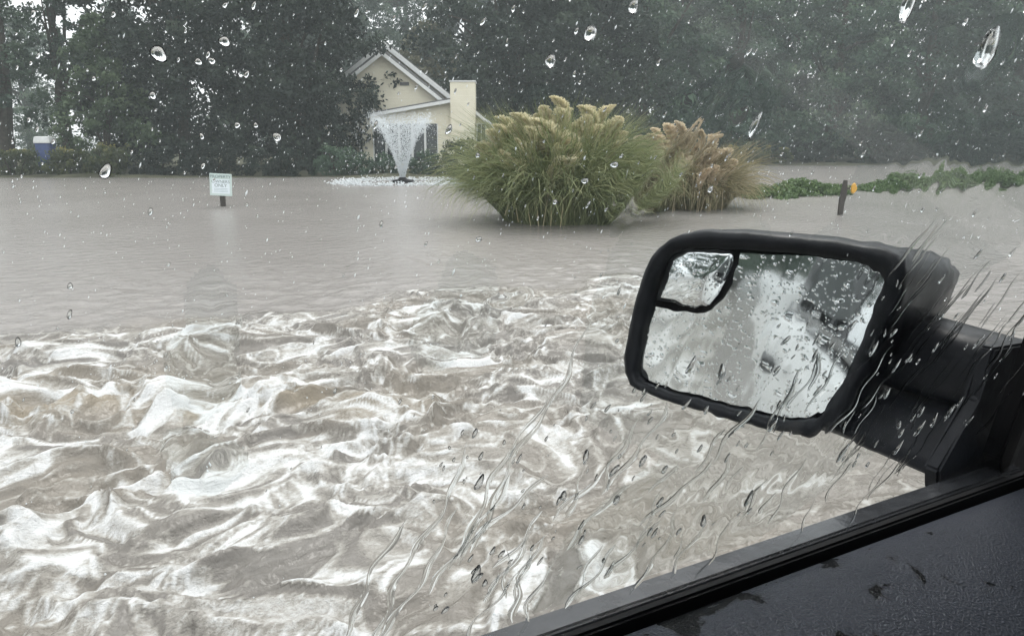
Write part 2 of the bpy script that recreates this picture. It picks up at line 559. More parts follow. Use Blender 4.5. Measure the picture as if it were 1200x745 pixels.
def tube(bm, pts, radii, seg=7):
    rings = []
    for i, p in enumerate(pts):
        p = Vector(p)
        t = (Vector(pts[min(i + 1, len(pts) - 1)]) - Vector(pts[max(i - 1, 0)])).normalized()
        s = t.orthogonal().normalized(); q = t.cross(s)
        rings.append([bm.verts.new(p + (s * math.cos(k * 2 * math.pi / seg) + q * math.sin(k * 2 * math.pi / seg)) * radii[i]) for k in range(seg)])
    for a, b in zip(rings[:-1], rings[1:]):
        for k in range(seg):
            # keep rings aligned by nearest vertex
            bm.faces.new((a[k], a[(k + 1) % seg], b[(k + 1) % seg], b[k]))
    bm.faces.new(rings[0][::-1]); bm.faces.new(rings[-1])
def tree_meshes(name, seed, height, radius, base, mat, nclump, per, leaf, conic=0.0, gap=0.0):
    """trunk with limbs and a crown that fills its volume unevenly"""
    r = np.random.default_rng(seed)
    cs, rs = [], []
    tries = 0
    while len(cs) < nclump and tries < nclump * 30:
        tries += 1
        z = r.random()
        prof = math.sin(math.pi * min(1, .12 + .88 * z) ** (.8 + .2 * conic)) ** .55 if conic < .5 else (1 - z) ** .8 + .08
        ang = r.random() * 2 * math.pi
        q = r.random() ** .55
        lump = 1 + .22 * math.sin(3 * ang + seed + 5 * z) + .14 * math.sin(7 * ang + 11 * z + seed * 2)
        rr = radius * prof * q * lump
        if gap and (math.sin(ang * 2.3 + z * 9 + seed) + math.sin(z * 17 + seed)) * .5 > 1 - gap * 1.6: continue
        cs.append((rr * math.cos(ang), rr * math.sin(ang), base + (height - base) * z))
        rs.append(radius * (.13 + .14 * r.random()) * (1 - .35 * z))
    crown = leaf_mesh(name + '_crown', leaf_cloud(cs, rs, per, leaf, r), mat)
    bm = bmesh.new()
    tr = .022 * height
    pts = [(0, 0, -.6)]
    x = y = 0
    for k in range(1, 7):
        x += r.normal() * .12; y += r.normal() * .12
        pts.append((x, y, height * .88 * k / 6))
    tube(bm, pts, [tr * (1.25 - i * .18) for i in range(7)], 8)
    for k in range(13):
        i = r.integers(1, 6)
        p0 = Vector(pts[i]); c = Vector(cs[r.integers(0, len(cs))])
        if c.z < p0.z - .5: c.z = p0.z + .8
        mid = p0.lerp(c, .5) + Vector((0, 0, .25))
        tube(bm, [p0, mid, c], [tr * .42, tr * .27, tr * .08], 5)
    bmesh.ops.recalc_face_normals(bm, faces=list(bm.faces))
    tm = bpy.data.meshes.new(name + '_trunk')
    bm.to_mesh(tm); bm.free()
    tm.materials.append(M['bark'])
    return tm, crown
def put_tree(name, meshes, px, D, label, group=None, scale=1.0, rz=0.0, z=.0, sx=1.0, X=None):
    e = empty(name, ((px - 600) / FPX * D / CP * CP if X is None else X, D, z), rz)
    e.scale = (scale * sx, scale * sx, scale)
    link('trunk', meshes[0], e); link('crown', meshes[1], e)
    tag(e, label, 'tree', group)
    return e

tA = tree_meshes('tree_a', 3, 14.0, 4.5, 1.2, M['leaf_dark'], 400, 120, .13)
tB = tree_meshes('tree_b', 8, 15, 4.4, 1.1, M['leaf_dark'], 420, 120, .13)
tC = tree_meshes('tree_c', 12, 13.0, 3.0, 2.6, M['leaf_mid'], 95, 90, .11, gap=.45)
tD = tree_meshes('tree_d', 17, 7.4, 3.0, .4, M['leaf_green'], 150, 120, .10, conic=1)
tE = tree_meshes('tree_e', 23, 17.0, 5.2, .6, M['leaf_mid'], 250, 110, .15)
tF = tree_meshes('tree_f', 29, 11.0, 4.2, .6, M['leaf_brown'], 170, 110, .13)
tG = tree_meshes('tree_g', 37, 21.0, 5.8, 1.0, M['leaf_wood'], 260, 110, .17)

put_tree('evergreen_tree', tA, 226, 40.5, 'dense dark broad tree over the hedge behind the pale sign', None, 1.0, .4)
put_tree('evergreen_tree', tB, 356, 40.2, 'dense dark broad tree overlapping the left side of the cream house', None, 1.0, 4.6)
put_tree('young_tree', tD, 138, 38.0, 'shorter green tree in front of the sparse trees, above the yellowish hedge', None, 1.0, 1.0)
put_tree('sparse_tree', tC, 22, 39.5, 'thin open tree with bare trunk and sky showing, beside the blue bin', None, 1.05, .7)
put_tree('sparse_tree', tC, 95, 41.0, 'thin open tree with sky showing through, behind the shorter green tree', None, 1.0, 2.9)
put_tree('sparse_tree', tC, -40, 39.0, 'thin open tree with sky showing, standing away from the blue bin', None, 1.0, 4.4)
put_tree('bushy_tree', tF, 505, 58.0, 'brownish green hazy tree rising behind the house roof', None, .92, .3)
for i, (px, D, me, sc) in enumerate([(420, 84, tE, 1.25), (478, 92, tG, 1.1), (545, 88, tE, 1.3), (380, 78, tE, 1.2), (330, 80, tE, 1.2)]):
    put_tree('distant_tree', me, px, D, 'pale grey green tree fading into rain haze behind the house', 'hazed trees behind the house', sc, i * 1.7)
for i, (px, D, me, sc) in enumerate([(-60, 72, tE, .8), (50, 78, tE, .85), (165, 74, tE, .85)]):
    put_tree('distant_tree', me, px, D, 'hazy tree seen low through the thin open trees', 'hazed trees behind the open trees', sc, i * 2.3)
for i, (px, D, me, sc) in enumerate([(600, 50, tA, 1.25), (672, 53, tB, 1.2), (745, 58, tG, .95)]):
    put_tree('evergreen_tree', me, px, D, 'tall dark tree of the wood behind the green pampas clump', 'dark trees behind the pampas grass', sc, i * 1.3 + .5)
wood = [(800, 66, tE, 1.1), (850, 62, tG, .9), (905, 67, tE, 1.15), (960, 63, tG, .95), (1015, 68, tE, 1.1), (1068, 62, tG, .92),
        (1120, 66, tE, 1.1), (1172, 62, tG, .95), (1225, 66, tE, 1.1), (1285, 64, tG, .95), (770, 80, tG, 1.1), (880, 84, tG, 1.1), (1000, 84, tG, 1.15),
        (1120, 84, tG, 1.1), (650, 78, tG, 1.05), (1240, 84, tG, 1.1)]
for i, (px, D, me, sc) in enumerate(wood):
    put_tree('woodland_tree', me, px, D, 'tall grey green tree of the rain-hazed wood across the water', 'trees of the hazy wood', sc, i * 2.4)
# trees behind the truck, seen in its mirror
for i, (X, Y, me, sc) in enumerate([(-30, -4, tE, 1.0), (-36, 6, tG, .9), (-28, -14, tG, .8), (-40, -24, tE, 1.0), (-24, -26, tG, .8), (-44, 16, tE, 1)]):
    put_tree('roadside_tree', me, 0, Y, 'roadside tree behind the truck, reflected in its side mirror', 'trees seen in the mirror', sc, i, 0, 1, X)

def shrub(name, label, px0, px1, ytop, D, mat, seed, depth=1.2, cat='shrub', group=None, boxy=.5, dens=1.0, leaf=.06, z0=0.0):
    """leafy bush between two pixel columns at distance D"""
    r = np.random.default_rng(seed)
    x0, x1 = at_y(px0, 190, D).x, at_y(px1, 190, D).x
    ht = at_y((px0 + px1) / 2, ytop, D).z
    cx, w = (x0 + x1) / 2, (x1 - x0) / 2
    n = int(max(18, 26 * w * ht * dens))
    cs, rs = [], []
    while len(cs) < n:
        p = r.random(3) * 2 - 1
        q = (abs(p[0]) ** (2 / (1 - boxy * .8)) + abs(p[1]) ** 2 + (max(0, p[2])) ** (2 / (1 - boxy * .8)))
        if q > 1: continue
        cs.append((p[0] * (w - .12), p[1] * depth / 2, ht * .5 + p[2] * (ht * .5 - .1) - .05)); rs.append(.2 + .12 * r.random())
    d = leaf_cloud(cs, rs, 85, leaf, r, .9)
    # every bush runs lighter towards the top, yellower on the hedges
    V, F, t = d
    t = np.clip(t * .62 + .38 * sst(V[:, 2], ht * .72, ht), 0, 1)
    e = empty(name, (cx, D, z0))
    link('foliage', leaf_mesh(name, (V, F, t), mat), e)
    bm = bmesh.new()
    for k in range(3):
        a = k * 2.1
        tube(bm, [(.08 * math.cos(a), .08 * math.sin(a), -.4), (.3 * w * math.cos(a), .25 * math.sin(a), ht * .35), (.55 * w * math.cos(a), .3 * math.sin(a), ht * .7)], [.05, .035, .01], 5)
    bm_obj('stem', bm, M['bark'], e)
    tag(e, label, cat, group)
    return e
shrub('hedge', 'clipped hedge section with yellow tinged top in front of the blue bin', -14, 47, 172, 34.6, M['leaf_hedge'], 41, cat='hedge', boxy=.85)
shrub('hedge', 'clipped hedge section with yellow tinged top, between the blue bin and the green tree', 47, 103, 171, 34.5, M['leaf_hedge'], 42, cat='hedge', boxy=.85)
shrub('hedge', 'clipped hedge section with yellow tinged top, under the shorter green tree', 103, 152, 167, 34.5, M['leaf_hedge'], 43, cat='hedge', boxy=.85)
shrub('shrub', 'dark shrub under the broad tree, beside the clipped hedge', 150, 212, 172, 34.6, M['leaf_dark'], 44, boxy=.5)
shrub('shrub', 'dark shrub under the broad trees, directly behind the pale sign', 205, 285, 166, 34.7, M['leaf_dark'], 45, boxy=.5)
shrub('shrub', 'dark shrub under the broad tree, between the sign and the house', 278, 368, 170, 34.6, M['leaf_dark'], 46, boxy=.5)
shrub('shrub', 'tall dark shrub against the left end of the house, beneath the broad tree', 350, 421, 92, 38.0, M['leaf_dark'], 53, 1.8, boxy=.3, dens=.75, leaf=.08)
shrub('shrub', 'low greyish shrub at the left corner of the house porch', 362, 432, 168, 35.2, M['leaf_mid'], 47, boxy=.6)
shrub('shrub', 'low dark foundation shrub behind the fountain', 428, 476, 178, 35.8, M['leaf_mid'], 48, boxy=.6)
shrub('shrub', 'low dark foundation shrub between the fountain and the round bush', 470, 528, 174, 35.6, M['leaf_mid'], 49, boxy=.6)
shrub('shrub', 'round dark bush at the foot of the chimney', 516, 566, 160, 35.0, M['leaf_dark'], 50, boxy=.2)
shrub('shrub', 'dark bush behind the left edge of the pampas clump', 556, 622, 172, 36.5, M['leaf_mid'], 51, boxy=.4)
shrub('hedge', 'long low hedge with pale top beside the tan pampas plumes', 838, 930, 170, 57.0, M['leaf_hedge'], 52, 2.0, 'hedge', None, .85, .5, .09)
for k, (a, b, y) in enumerate([(600, 700, 165), (690, 780, 160), (770, 850, 158), (915, 1010, 160), (995, 1090, 156), (1075, 1160, 160), (1145, 1260, 154)]):
    shrub('undergrowth', 'dark bush at the foot of the hazy wood', a, b, y, 58.2 + (k % 2) * 1.2, M['leaf_dark'], 60 + k, 2.4, 'bush', 'bushes edging the hazy wood', .4, .45, .1)

# green ground cover standing out of the flood
def cover(name, label, line, seed, ht):
    r = np.random.default_rng(seed)
    P0, P1 = on_ground(*line[0]), on_ground(*line[1])
    L = (P1 - P0).length
    n = int(L * 80)
    cs, rs = [], []
    for _ in range(n):
        u = r.random(); w = r.normal() * .42
        env = min(1, 6 * u, 6 * (1 - u)) ** .5
        p = P0.lerp(P1, u)
        hz = ht * env * math.exp(-(w / .7) ** 2) * (.75 + .25 * math.sin(u * L * 2.6 + seed)) * r.random() ** .4
        cs.append((p.x + r.normal() * .05, p.y + w * 1.2, hz)); rs.append(.13 + .07 * r.random())
    me = leaf_mesh(name, leaf_cloud(cs, rs, 26, .05, r, .7), M['leaf_cover'])
    tag(link(name, me, None, None, 'stuff'), label, 'ground cover')
cover('ground_cover', 'short strip of low green ground cover next to the tan pampas', ((868, 231), (990, 226)), 71, .42)
cover('ground_cover', 'long strip of low green ground cover rising past the leaning stake', ((1008, 224), (1300, 213)), 72, .55)

# ------------------------------------------------------------------ pampas grass
def ribbons(r, n, base_r, length, spread, width, segs=6, lift=1.0, jit=.1):
    ang = r.random(n) * 2 * math.pi
    b = base_r * np.sqrt(r.random(n))
    L = length * (.55 + .5 * r.random(n))
    tilt = spread * r.random(n) ** 1.0 + .03
    t = np.linspace(0, 1, segs + 1)
    # each blade rises, leans out and arches over
    th = tilt[:, None] + (1.25 + 1.3 * r.random(n))[:, None] * t[None, :] ** 1.6 * (.35 + 1.6 * tilt[:, None])
    th = np.minimum(th, 2.75)
    ds = (L / segs)[:, None]
    rad = np.cumsum(np.concatenate([np.zeros((n, 1)), np.sin(th[:, :-1]) * ds], 1), 1) + b[:, None]
    z = np.cumsum(np.concatenate([np.zeros((n, 1)), np.cos(th[:, :-1]) * ds], 1), 1) * lift
    a2 = ang[:, None] + (r.normal(size=n) * jit)[:, None] * t[None, :] * 3
    x, y = rad * np.cos(a2), rad * np.sin(a2)
    P = np.stack([x, y, np.maximum(z, -.2)], 2)
    side = np.stack([-np.sin(a2), np.cos(a2), np.zeros_like(a2)], 2)
    tw = r.normal(size=n) * .8
    side = side * np.cos(tw)[:, None, None] + np.array([0, 0, 1]) * np.sin(tw)[:, None, None]
    wdt = width * (1 - t ** 2 * .9)[None, :] * (.6 + .8 * r.random(n))[:, None]
    A_ = P - side * wdt[:, :, None] / 2; B_ = P + side * wdt[:, :, None] / 2
    V = np.stack([A_, B_], 2).reshape(-1, 3)
    k = (segs + 1) * 2
    F = []
    base = np.arange(n) * k
    for i in range(segs):
        F.append(np.stack([base + 2 * i, base + 2 * i + 1, base + 2 * i + 3, base + 2 * i + 2], 1))
    F = np.concatenate(F, 0)
    tint = np.clip(np.repeat(r.random(n) * .75, k) + .25 * np.tile(np.repeat(t, 2), n), 0, 1)
    return V, F, tint
def plume_mesh(seed, L, rad, mat, droop):
    """feathery plume: fine hairs round a nodding axis, stalk below"""
    r = np.random.default_rng(seed)
    n = 640
    t = r.random(n)
    ax = np.stack([droop * t ** 2 * L, np.zeros(n), L * t * (1 - .35 * droop * t)], 1)
    ang = r.random(n) * 2 * math.pi
    env = rad * np.sin(math.pi * np.clip(t * .92 + .06, 0, 1)) ** .7
    out = np.stack([np.cos(ang), np.sin(ang), .9 + .5 * r.random(n) - droop * 1.2 * t], 1)
    out /= np.linalg.norm(out, axis=1)[:, None]
    tip = ax + out * (env * (.8 + .7 * r.random(n)) + .03)[:, None]
    tip[:, 2] -= .03
    sd = np.cross(out, r.standard_normal((n, 3))); sd /= np.linalg.norm(sd, axis=1)[:, None]
    w = .014
    V = np.stack([ax - sd * w, ax + sd * w, tip + sd * w * .6, tip - sd * w * .6], 1).reshape(-1, 3)
    F = np.arange(n * 4).reshape(n, 4)
    tint = np.repeat(np.clip(.15 + .6 * r.random(n) + .2 * t, 0, 1), 4)
    # stalk
    SV = np.array([[-.008, 0, -.9], [.008, 0, -.9], [.008, 0, .1], [-.008, 0, .1], [0, -.008, -.9], [0, .008, -.9], [0, .008, .1], [0, -.008, .1]])
    SF = np.array([[0, 1, 2, 3], [4, 5, 6, 7]]) + len(V)
    return leaf_mesh('plume', (np.concatenate([V, SV]), np.concatenate([F, SF]), np.concatenate([tint, np.full(8, .2)])), mat)
def pampas(label, px, py, n, length, spread, base_r, mat, plumes, pmat, seed, width=.016):
    r = np.random.default_rng(seed)
    p = on_ground(px, py)
    e = empty('pampas_grass', (p.x, p.y, 0), 0)
    link('blades', leaf_mesh('blades', ribbons(r, n, base_r, length, spread, width), mat), e)
    pm = [plume_mesh(seed * 10 + i, .42 + .08 * i, .10 + .025 * (i % 2), pmat, .12 + .12 * i) for i in range(4)]
    for i, (dx, dz, dy, lean) in enumerate(plumes):
        o = link('plume', pm[i % 4], e)
        o.location = (dx, dy, dz)
        o.rotation_euler = (r.normal() * .15, lean, math.pi if lean < 0 else 0)
        if lean < 0: o.rotation_euler[1] = -lean
        s = .8 + .4 * r.random()
        o.scale = (s, s, s)
    tag(e, label, 'pampas grass')
    return p
def plume_spots(center, spots, seed):
    """pixel spots to offsets in the clump's own plane"""
    r = np.random.default_rng(seed)
    out = []
    for (px, py) in spots:
        q = at_y(px, py, center.y)
        z_ = max(.2, q.z); dx_ = q.x - center.x
        dy = -math.sqrt(max(.02, 1.45 ** 2 * (1 - min(.98, z_ / 2.15) ** 2) - dx_ ** 2 * .8)) * (.75 + .2 * r.random())
        k = (center.y + dy) / center.y
        out.append(((q.x * k - center.x), HCAM + (q.z - HCAM) * k - .20, dy, (q.x - center.x) * .22 + r.normal() * .12))
    return out
gp = on_ground(652, 258)
spots1 = [(581, 182), (590, 168), (597, 160), (604, 150), (606, 178), (613, 162), (620, 148), (628, 157), (636, 146), (634, 172), (646, 152), (652, 168),
          (650, 186), (660, 148), (668, 160), (672, 180), (681, 150), (690, 164), (699, 148), (706, 158), (716, 150), (722, 166), (626, 190), (644, 205), (598, 190), (614, 200), (663, 200), (712, 180),
          (640, 138), (684, 136), (664, 134), (702, 138)]
pampas('large green pampas clump with cream plumes standing in the flood', 652, 258, 7200, 2.3, .60, 1.0, M['blade'], plume_spots(gp, spots1, 3), M['plume'], 7)
gp2 = on_ground(806, 243)
spots2 = [(762, 168), (770, 174), (778, 166), (786, 180), (794, 172), (802, 166), (810, 176), (818, 168), (826, 178), (832, 170), (800, 188), (814, 192), (772, 186), (784, 194),
          (838, 186), (824, 198), (832, 204), (842, 198), (848, 206), (836, 212), (852, 196), (846, 188), (828, 188), (820, 210), (756, 176), (790, 160), (806, 158), (822, 160)]
pampas('smaller drier pampas clump covered in tan plumes beside green ground cover', 806, 243, 3600, 1.8, .70, .85, M['blade_dry'], plume_spots(gp2, spots2, 4), M['plume_tan'], 9)

# ------------------------------------------------------------------ house
HD = 40.0
def hp(px, py, d=0.0):
    """pixel to a point on the house front (d = metres behind it)"""
    q = at_y(px, py, HD)
    return Vector((q.x - HX, d, q.z))
HX = 0.0
HX = at_y(470, 190, HD).x
def make_house():
    e = empty('house', (HX, HD, 0))
    zb = .1
    def low(p): return Vector((p.x, p.y, zb))
    pk, re_, le = hp(446, 60, .8), hp(519, 118, .8), hp(373, 118, .8)
    prism('gable_wall', M['cream'], e, [low(le), low(re_), re_, pk, le], (0, 7, 0))
    def slope(name, a, b, th, y0, ln, mat):
        dz = Vector((0, 0, th))
        pts = [a, b, b + dz, a + dz]
        pts = [Vector((p.x, y0, p.z)) for p in pts]
        return prism(name, mat, e, pts, (0, ln, 0))
    ext = lambda a, b, k: b + (b - a) * k
    rr = slope('roof', pk + Vector((0, 0, .03)), ext(pk, re_, .06), .16, .35, 7.9, M['roof'])
    lr = slope('roof', ext(pk, le, .06), pk + Vector((0, 0, .03)), .16, .353, 7.89, M['roof'])
    for a, b, roof in ((pk, ext(pk, re_, .05), rr), (ext(pk, le, .05), pk, lr)):
        pts = [Vector((p.x, .30, p.z + o_)) for p, o_ in ((a, -.17), (b, -.17), (b, .05), (a, .05))]
        prism('rake_board', M['trim'], roof, pts, (0, .045, 0))
    # taller roof of the block behind
    pk2, r2, l2 = hp(440, 43, 3.0), hp(522, 109, 3.0), hp(358, 109, 3.0)
    prism('rear_gable', M['cream'], e, [low(l2), low(r2), r2, pk2, l2], (0, 3.5, 0))
    a2 = slope('roof', pk2, ext(pk2, r2, .04), .16, 2.55, 5, M['roof'])
    b2 = slope('roof', ext(pk2, l2, .04), pk2, .16, 2.553, 5, M['roof'])
    for a, b, roof in ((pk2, ext(pk2, r2, .035), a2), (ext(pk2, l2, .035), pk2, b2)):
        pts = [Vector((p.x, 2.5, p.z + o_)) for p, o_ in ((a, -.2), (b, -.2), (b, .1), (a, .1))]
        prism('rake_board', M['trim'], roof, pts, (0, .045, 0))
    # slatted vent high on the gable
    v0, v1 = hp(466, 95, .8), hp(477, 99, .8)
    vent = box_obj('gable_vent', M['black_trim'], e, v0.x, v1.x, .74, .81, v1.z, v0.z)
    for k in range(3):
        zz = v1.z + (v0.z - v1.z) * (k + .5) / 3
        box_obj('slat', M['roof'], vent, v0.x + .02, v1.x - .02, .72, .742, zz - .018, zz + .018)
    # lower wing with porch in front
    A, B = hp(424, 138), hp(530, 119)
    o0, o1 = hp(436, 145), hp(513, 145)
    bot = zb
    prism('porch_wall', M['cream'], e, [Vector((A.x, 0, o0.z)), Vector((B.x, 0, o0.z)), Vector((B.x, 0, B.z)), Vector((A.x, 0, A.z))], (0, .7, 0))
    box_obj('porch_wall', M['cream'], e, o1.x, B.x, .002, .7, bot, o0.z - .002)
    box_obj('porch_wall', M['cream'], e, A.x, o0.x, .002, .7, bot, o0.z - .002)
    pr = prism('porch_roof', M['roof'], e, [Vector((A.x - .25, -.35, A.z)), Vector((B.x + .05, -.35, B.z + .03)), Vector((B.x + .05, -.35, B.z + .17)), Vector((A.x - .25, -.35, A.z + .13))], (0, 1.14, 0))
    prism('rake_board', M['trim'], pr, [Vector((A.x - .25, -.40, A.z - .1)), Vector((B.x + .05, -.40, B.z - .06)), Vector((B.x + .05, -.40, B.z + .1)), Vector((A.x - .25, -.40, A.z + .06))], (0, .045, 0))
    # screened porch: posts, rail and dark panes between
    n = 5
    w = (o1.x - o0.x) / n
    for k in range(n + 1):
        x = o0.x + w * k
        box_obj('porch_post', M['trim'], e, x - .055, x + .055, .05, .16, bot, o0.z - .004)
    for k in range(n):
        x = o0.x + w * k
        box_obj('porch_screen', M['dark_glass'], e, x + .058, x + w - .058, .09, .11, bot + .5, o0.z - .006)
        box_obj('porch_rail', M['trim'], e, x + .058, x + w - .058, .07, .13, bot + .4, bot + .495)
    # chimney
    c0, c1 = hp(528, 97, -.45), hp(557, 97, -.45)
    ch = box_obj('chimney', M['cream'], e, c0.x, c1.x, -.45, .75, bot, c0.z, .015)
    box_obj('chimney_cap', M['trim'], ch, c0.x - .04, c1.x + .04, -.49, .79, c0.z + .002, c0.z + .07)
    # right-hand wing
    w0, w1 = hp(556, 131, .6), hp(579, 151, .6)
    prism('side_wall', M['cream'], e, [Vector((w0.x - .1, .6, bot)), Vector((w1.x, .6, bot)), Vector((w1.x, .6, w1.z)), Vector((w0.x - .1, .6, w0.z + .09))], (0, 5, 0))
    sr = prism('side_roof', M['roof'], e, [Vector((w0.x - .1, .3, w0.z + .1)), Vector((w1.x + .22, .3, w1.z - .16)), Vector((w1.x + .22, .3, w1.z)), Vector((w0.x - .1, .3, w0.z + .26))], (0, 5.6, 0))
    prism('rake_board', M['trim'], sr, [Vector((w0.x - .1, .25, w0.z + .02)), Vector((w1.x + .22, .25, w1.z - .24)), Vector((w1.x + .22, .25, w1.z - .05)), Vector((w0.x - .1, .25, w0.z + .2))], (0, .045, 0))
    q0, q1 = hp(560, 147, .6), hp(569, 168, .6)
    wn = box_obj('window', M['trim'], e, q0.x - .06, q1.x + .06, .54, .61, q1.z - .06, q0.z + .06)
    box_obj('pane', M['dark_glass'], wn, q0.x, (q0.x + q1.x) / 2 - .02, .53, .538, q1.z, q0.z)
    box_obj('pane', M['dark_glass'], wn, (q0.x + q1.x) / 2 + .02, q1.x, .53, .538, q1.z, q0.z)
    tag(e, 'cream sided house with gabled roof, screened porch and tall square chimney', 'house')
make_house()

# ------------------------------------------------------------------ small things on the shore
def make_bin():
    D = 36.0
    p = at_y(56, 190, D)
    zt, zl = at_y(56, 160, D).z, at_y(56, 168, D).z
    e = empty('storage_bin', (p.x, D, .1))
    mb = mat_plain('bin_blue', (.05, .075, .19), .5, .1)
    w = .36
    rings = []
    for z, k in ((0, .82), (.06, .86), (zl - .16, .98), (zl - .12, 1.04), (zl - .1, 1.04)):
        rings.append([(x * w * k, y * .32 * k, z) for x, y in ((-1, -.8), (-.85, -1), (.85, -1), (1, -.8), (1, .8), (.85, 1), (-.85, 1), (-1, .8))])
    loft('body', mb, e, rings, smooth=False)
    rings = []
    for z, k in ((zl - .098, 1.08), (zl - .04, 1.1), (zt - .14, .98), (zt - .1, .8)):
        rings.append([(x * w * k, y * .32 * k, z) for x, y in ((-1, -.8), (-.85, -1), (.85, -1), (1, -.8), (1, .8), (.85, 1), (-.85, 1), (-1, .8))])
    loft('lid', M['trim'], e, rings, smooth=False)
    tag(e, 'blue bin with pale lid showing above the hedge', 'bin')
make_bin()

def text_mesh(body, size, mat, name='lettering'):
    cu = bpy.data.curves.new(name, 'FONT')
    cu.body = body
    cu.size = size
    cu.align_x = 'CENTER'
    cu.align_y = 'CENTER'
    cu.extrude = .002
    ob = bpy.data.objects.new(name, cu)
    COL.objects.link(ob)
    bpy.context.view_layer.update()
    me = bpy.data.meshes.new_from_object(ob.evaluated_get(bpy.context.evaluated_depsgraph_get()))
    bpy.data.objects.remove(ob)
    me.materials.clear()
    me.materials.append(mat)
    return me
def make_sign():
    g = on_ground(261, 242)
    D = g.y
    tl, br = at_y(247, 203.5, D), at_y(274.5, 229.5, D)
    w, z0, z1 = (br.x - tl.x), br.z, tl.z
    h = z1 - z0
    e = empty('notice_sign', (g.x, D, 0), R(4))
    box_obj('post', M['wood_post'], e, -.055, .055, .012, .085, -.6, z1 - .06, .006)
    pale = mat_plain('sign_pale', (.53, .62, .60), .4, .05)
    white = mat_plain('sign_white', (.72, .78, .82), .4, .05)
    ink = mat_plain('sign_ink', (.16, .22, .22), .6, .1)
    soft = mat_plain('sign_soft_ink', (.42, .49, .52), .6, .1)
    tilt = Matrix.Translation((0, 0, (z0 + z1) / 2)) @ Matrix.Rotation(R(3), 4, 'Y')
    bd = box_obj('board', pale, e, -w / 2, w / 2, -.008, .01, -h / 2, h / 2, .004)
    bd.matrix_local = tilt
    pn = box_obj('panel', white, bd, -w * .40, w * .40, -.0115, -.008, -h * .40, h * .25)
    for body, size, z in (('PROPERTY', .098, .36), ('OWNERS', .098, .135), ('ONLY', .105, -.04)):
        lt = link('lettering', text_mesh(body, size, ink), bd)
        lt.location = (0, -.014, z * h)
        lt.rotation_euler = (R(90), 0, 0)
    for k in range(3):
        box_obj('small_print', soft, bd, -w * .31, w * .31, -.0145, -.0117, -h * (.18 + .065 * k) - .006, -h * (.18 + .065 * k) + .006)
    tag(e, 'pale square sign on a dark post standing in the flood', 'sign')
make_sign()

def make_stake():
    g = on_ground(985, 252)
    D = g.y
    e = empty('marker_stake', (g.x, D, 0))
    top = at_y(991, 211, D)
    dx = top.x - g.x
    bm = bmesh.new()
    secs = [(-.5, -dx * .6, .05), (0, 0, .055), (.3, dx * .25, .06), (.5, dx * .6, .05), (top.z, dx, .028)]
    vs = []
    for z, x, w in secs:
        vs.append([bm.verts.new((x + sx * w, sy * .035, z)) for sx, sy in ((-1, -1), (1, -1), (1, 1), (-1, 1))])
    for a, b in zip(vs[:-1], vs[1:]):
        for k in range(4):
            bm.faces.new((a[k], a[(k + 1) % 4], b[(k + 1) % 4], b[k]))
    bm.faces.new(vs[0][::-1]); bm.faces.new(vs[-1])
    bm_obj('stake', bm, M['wood_post'], e)
    orange = mat_plain('reflector_orange', (.62, .33, .05), .3, .2, 30)
    c = at_y(1001, 221, D)
    bm = bmesh.new()
    bmesh.ops.create_cone(bm, cap_ends=True, segments=20, radius1=.11, radius2=.09, depth=.03,
                          matrix=Matrix.Translation((c.x - g.x, -.055, c.z)) @ Matrix.Rotation(R(90), 4, 'X') @ Matrix.Scale(.62, 4, (1, 0, 0)))
    rf = bm_obj('reflector', bm, orange, e)
    box_obj('bracket', M['wood_post'], rf, min(.02, c.x - g.x), max(dx * .9, c.x - g.x), -.04, -.036, c.z - .02, c.z + .02)
    tag(e, 'dark leaning stake with an orange yellow reflector standing in the water', 'stake')
make_stake()

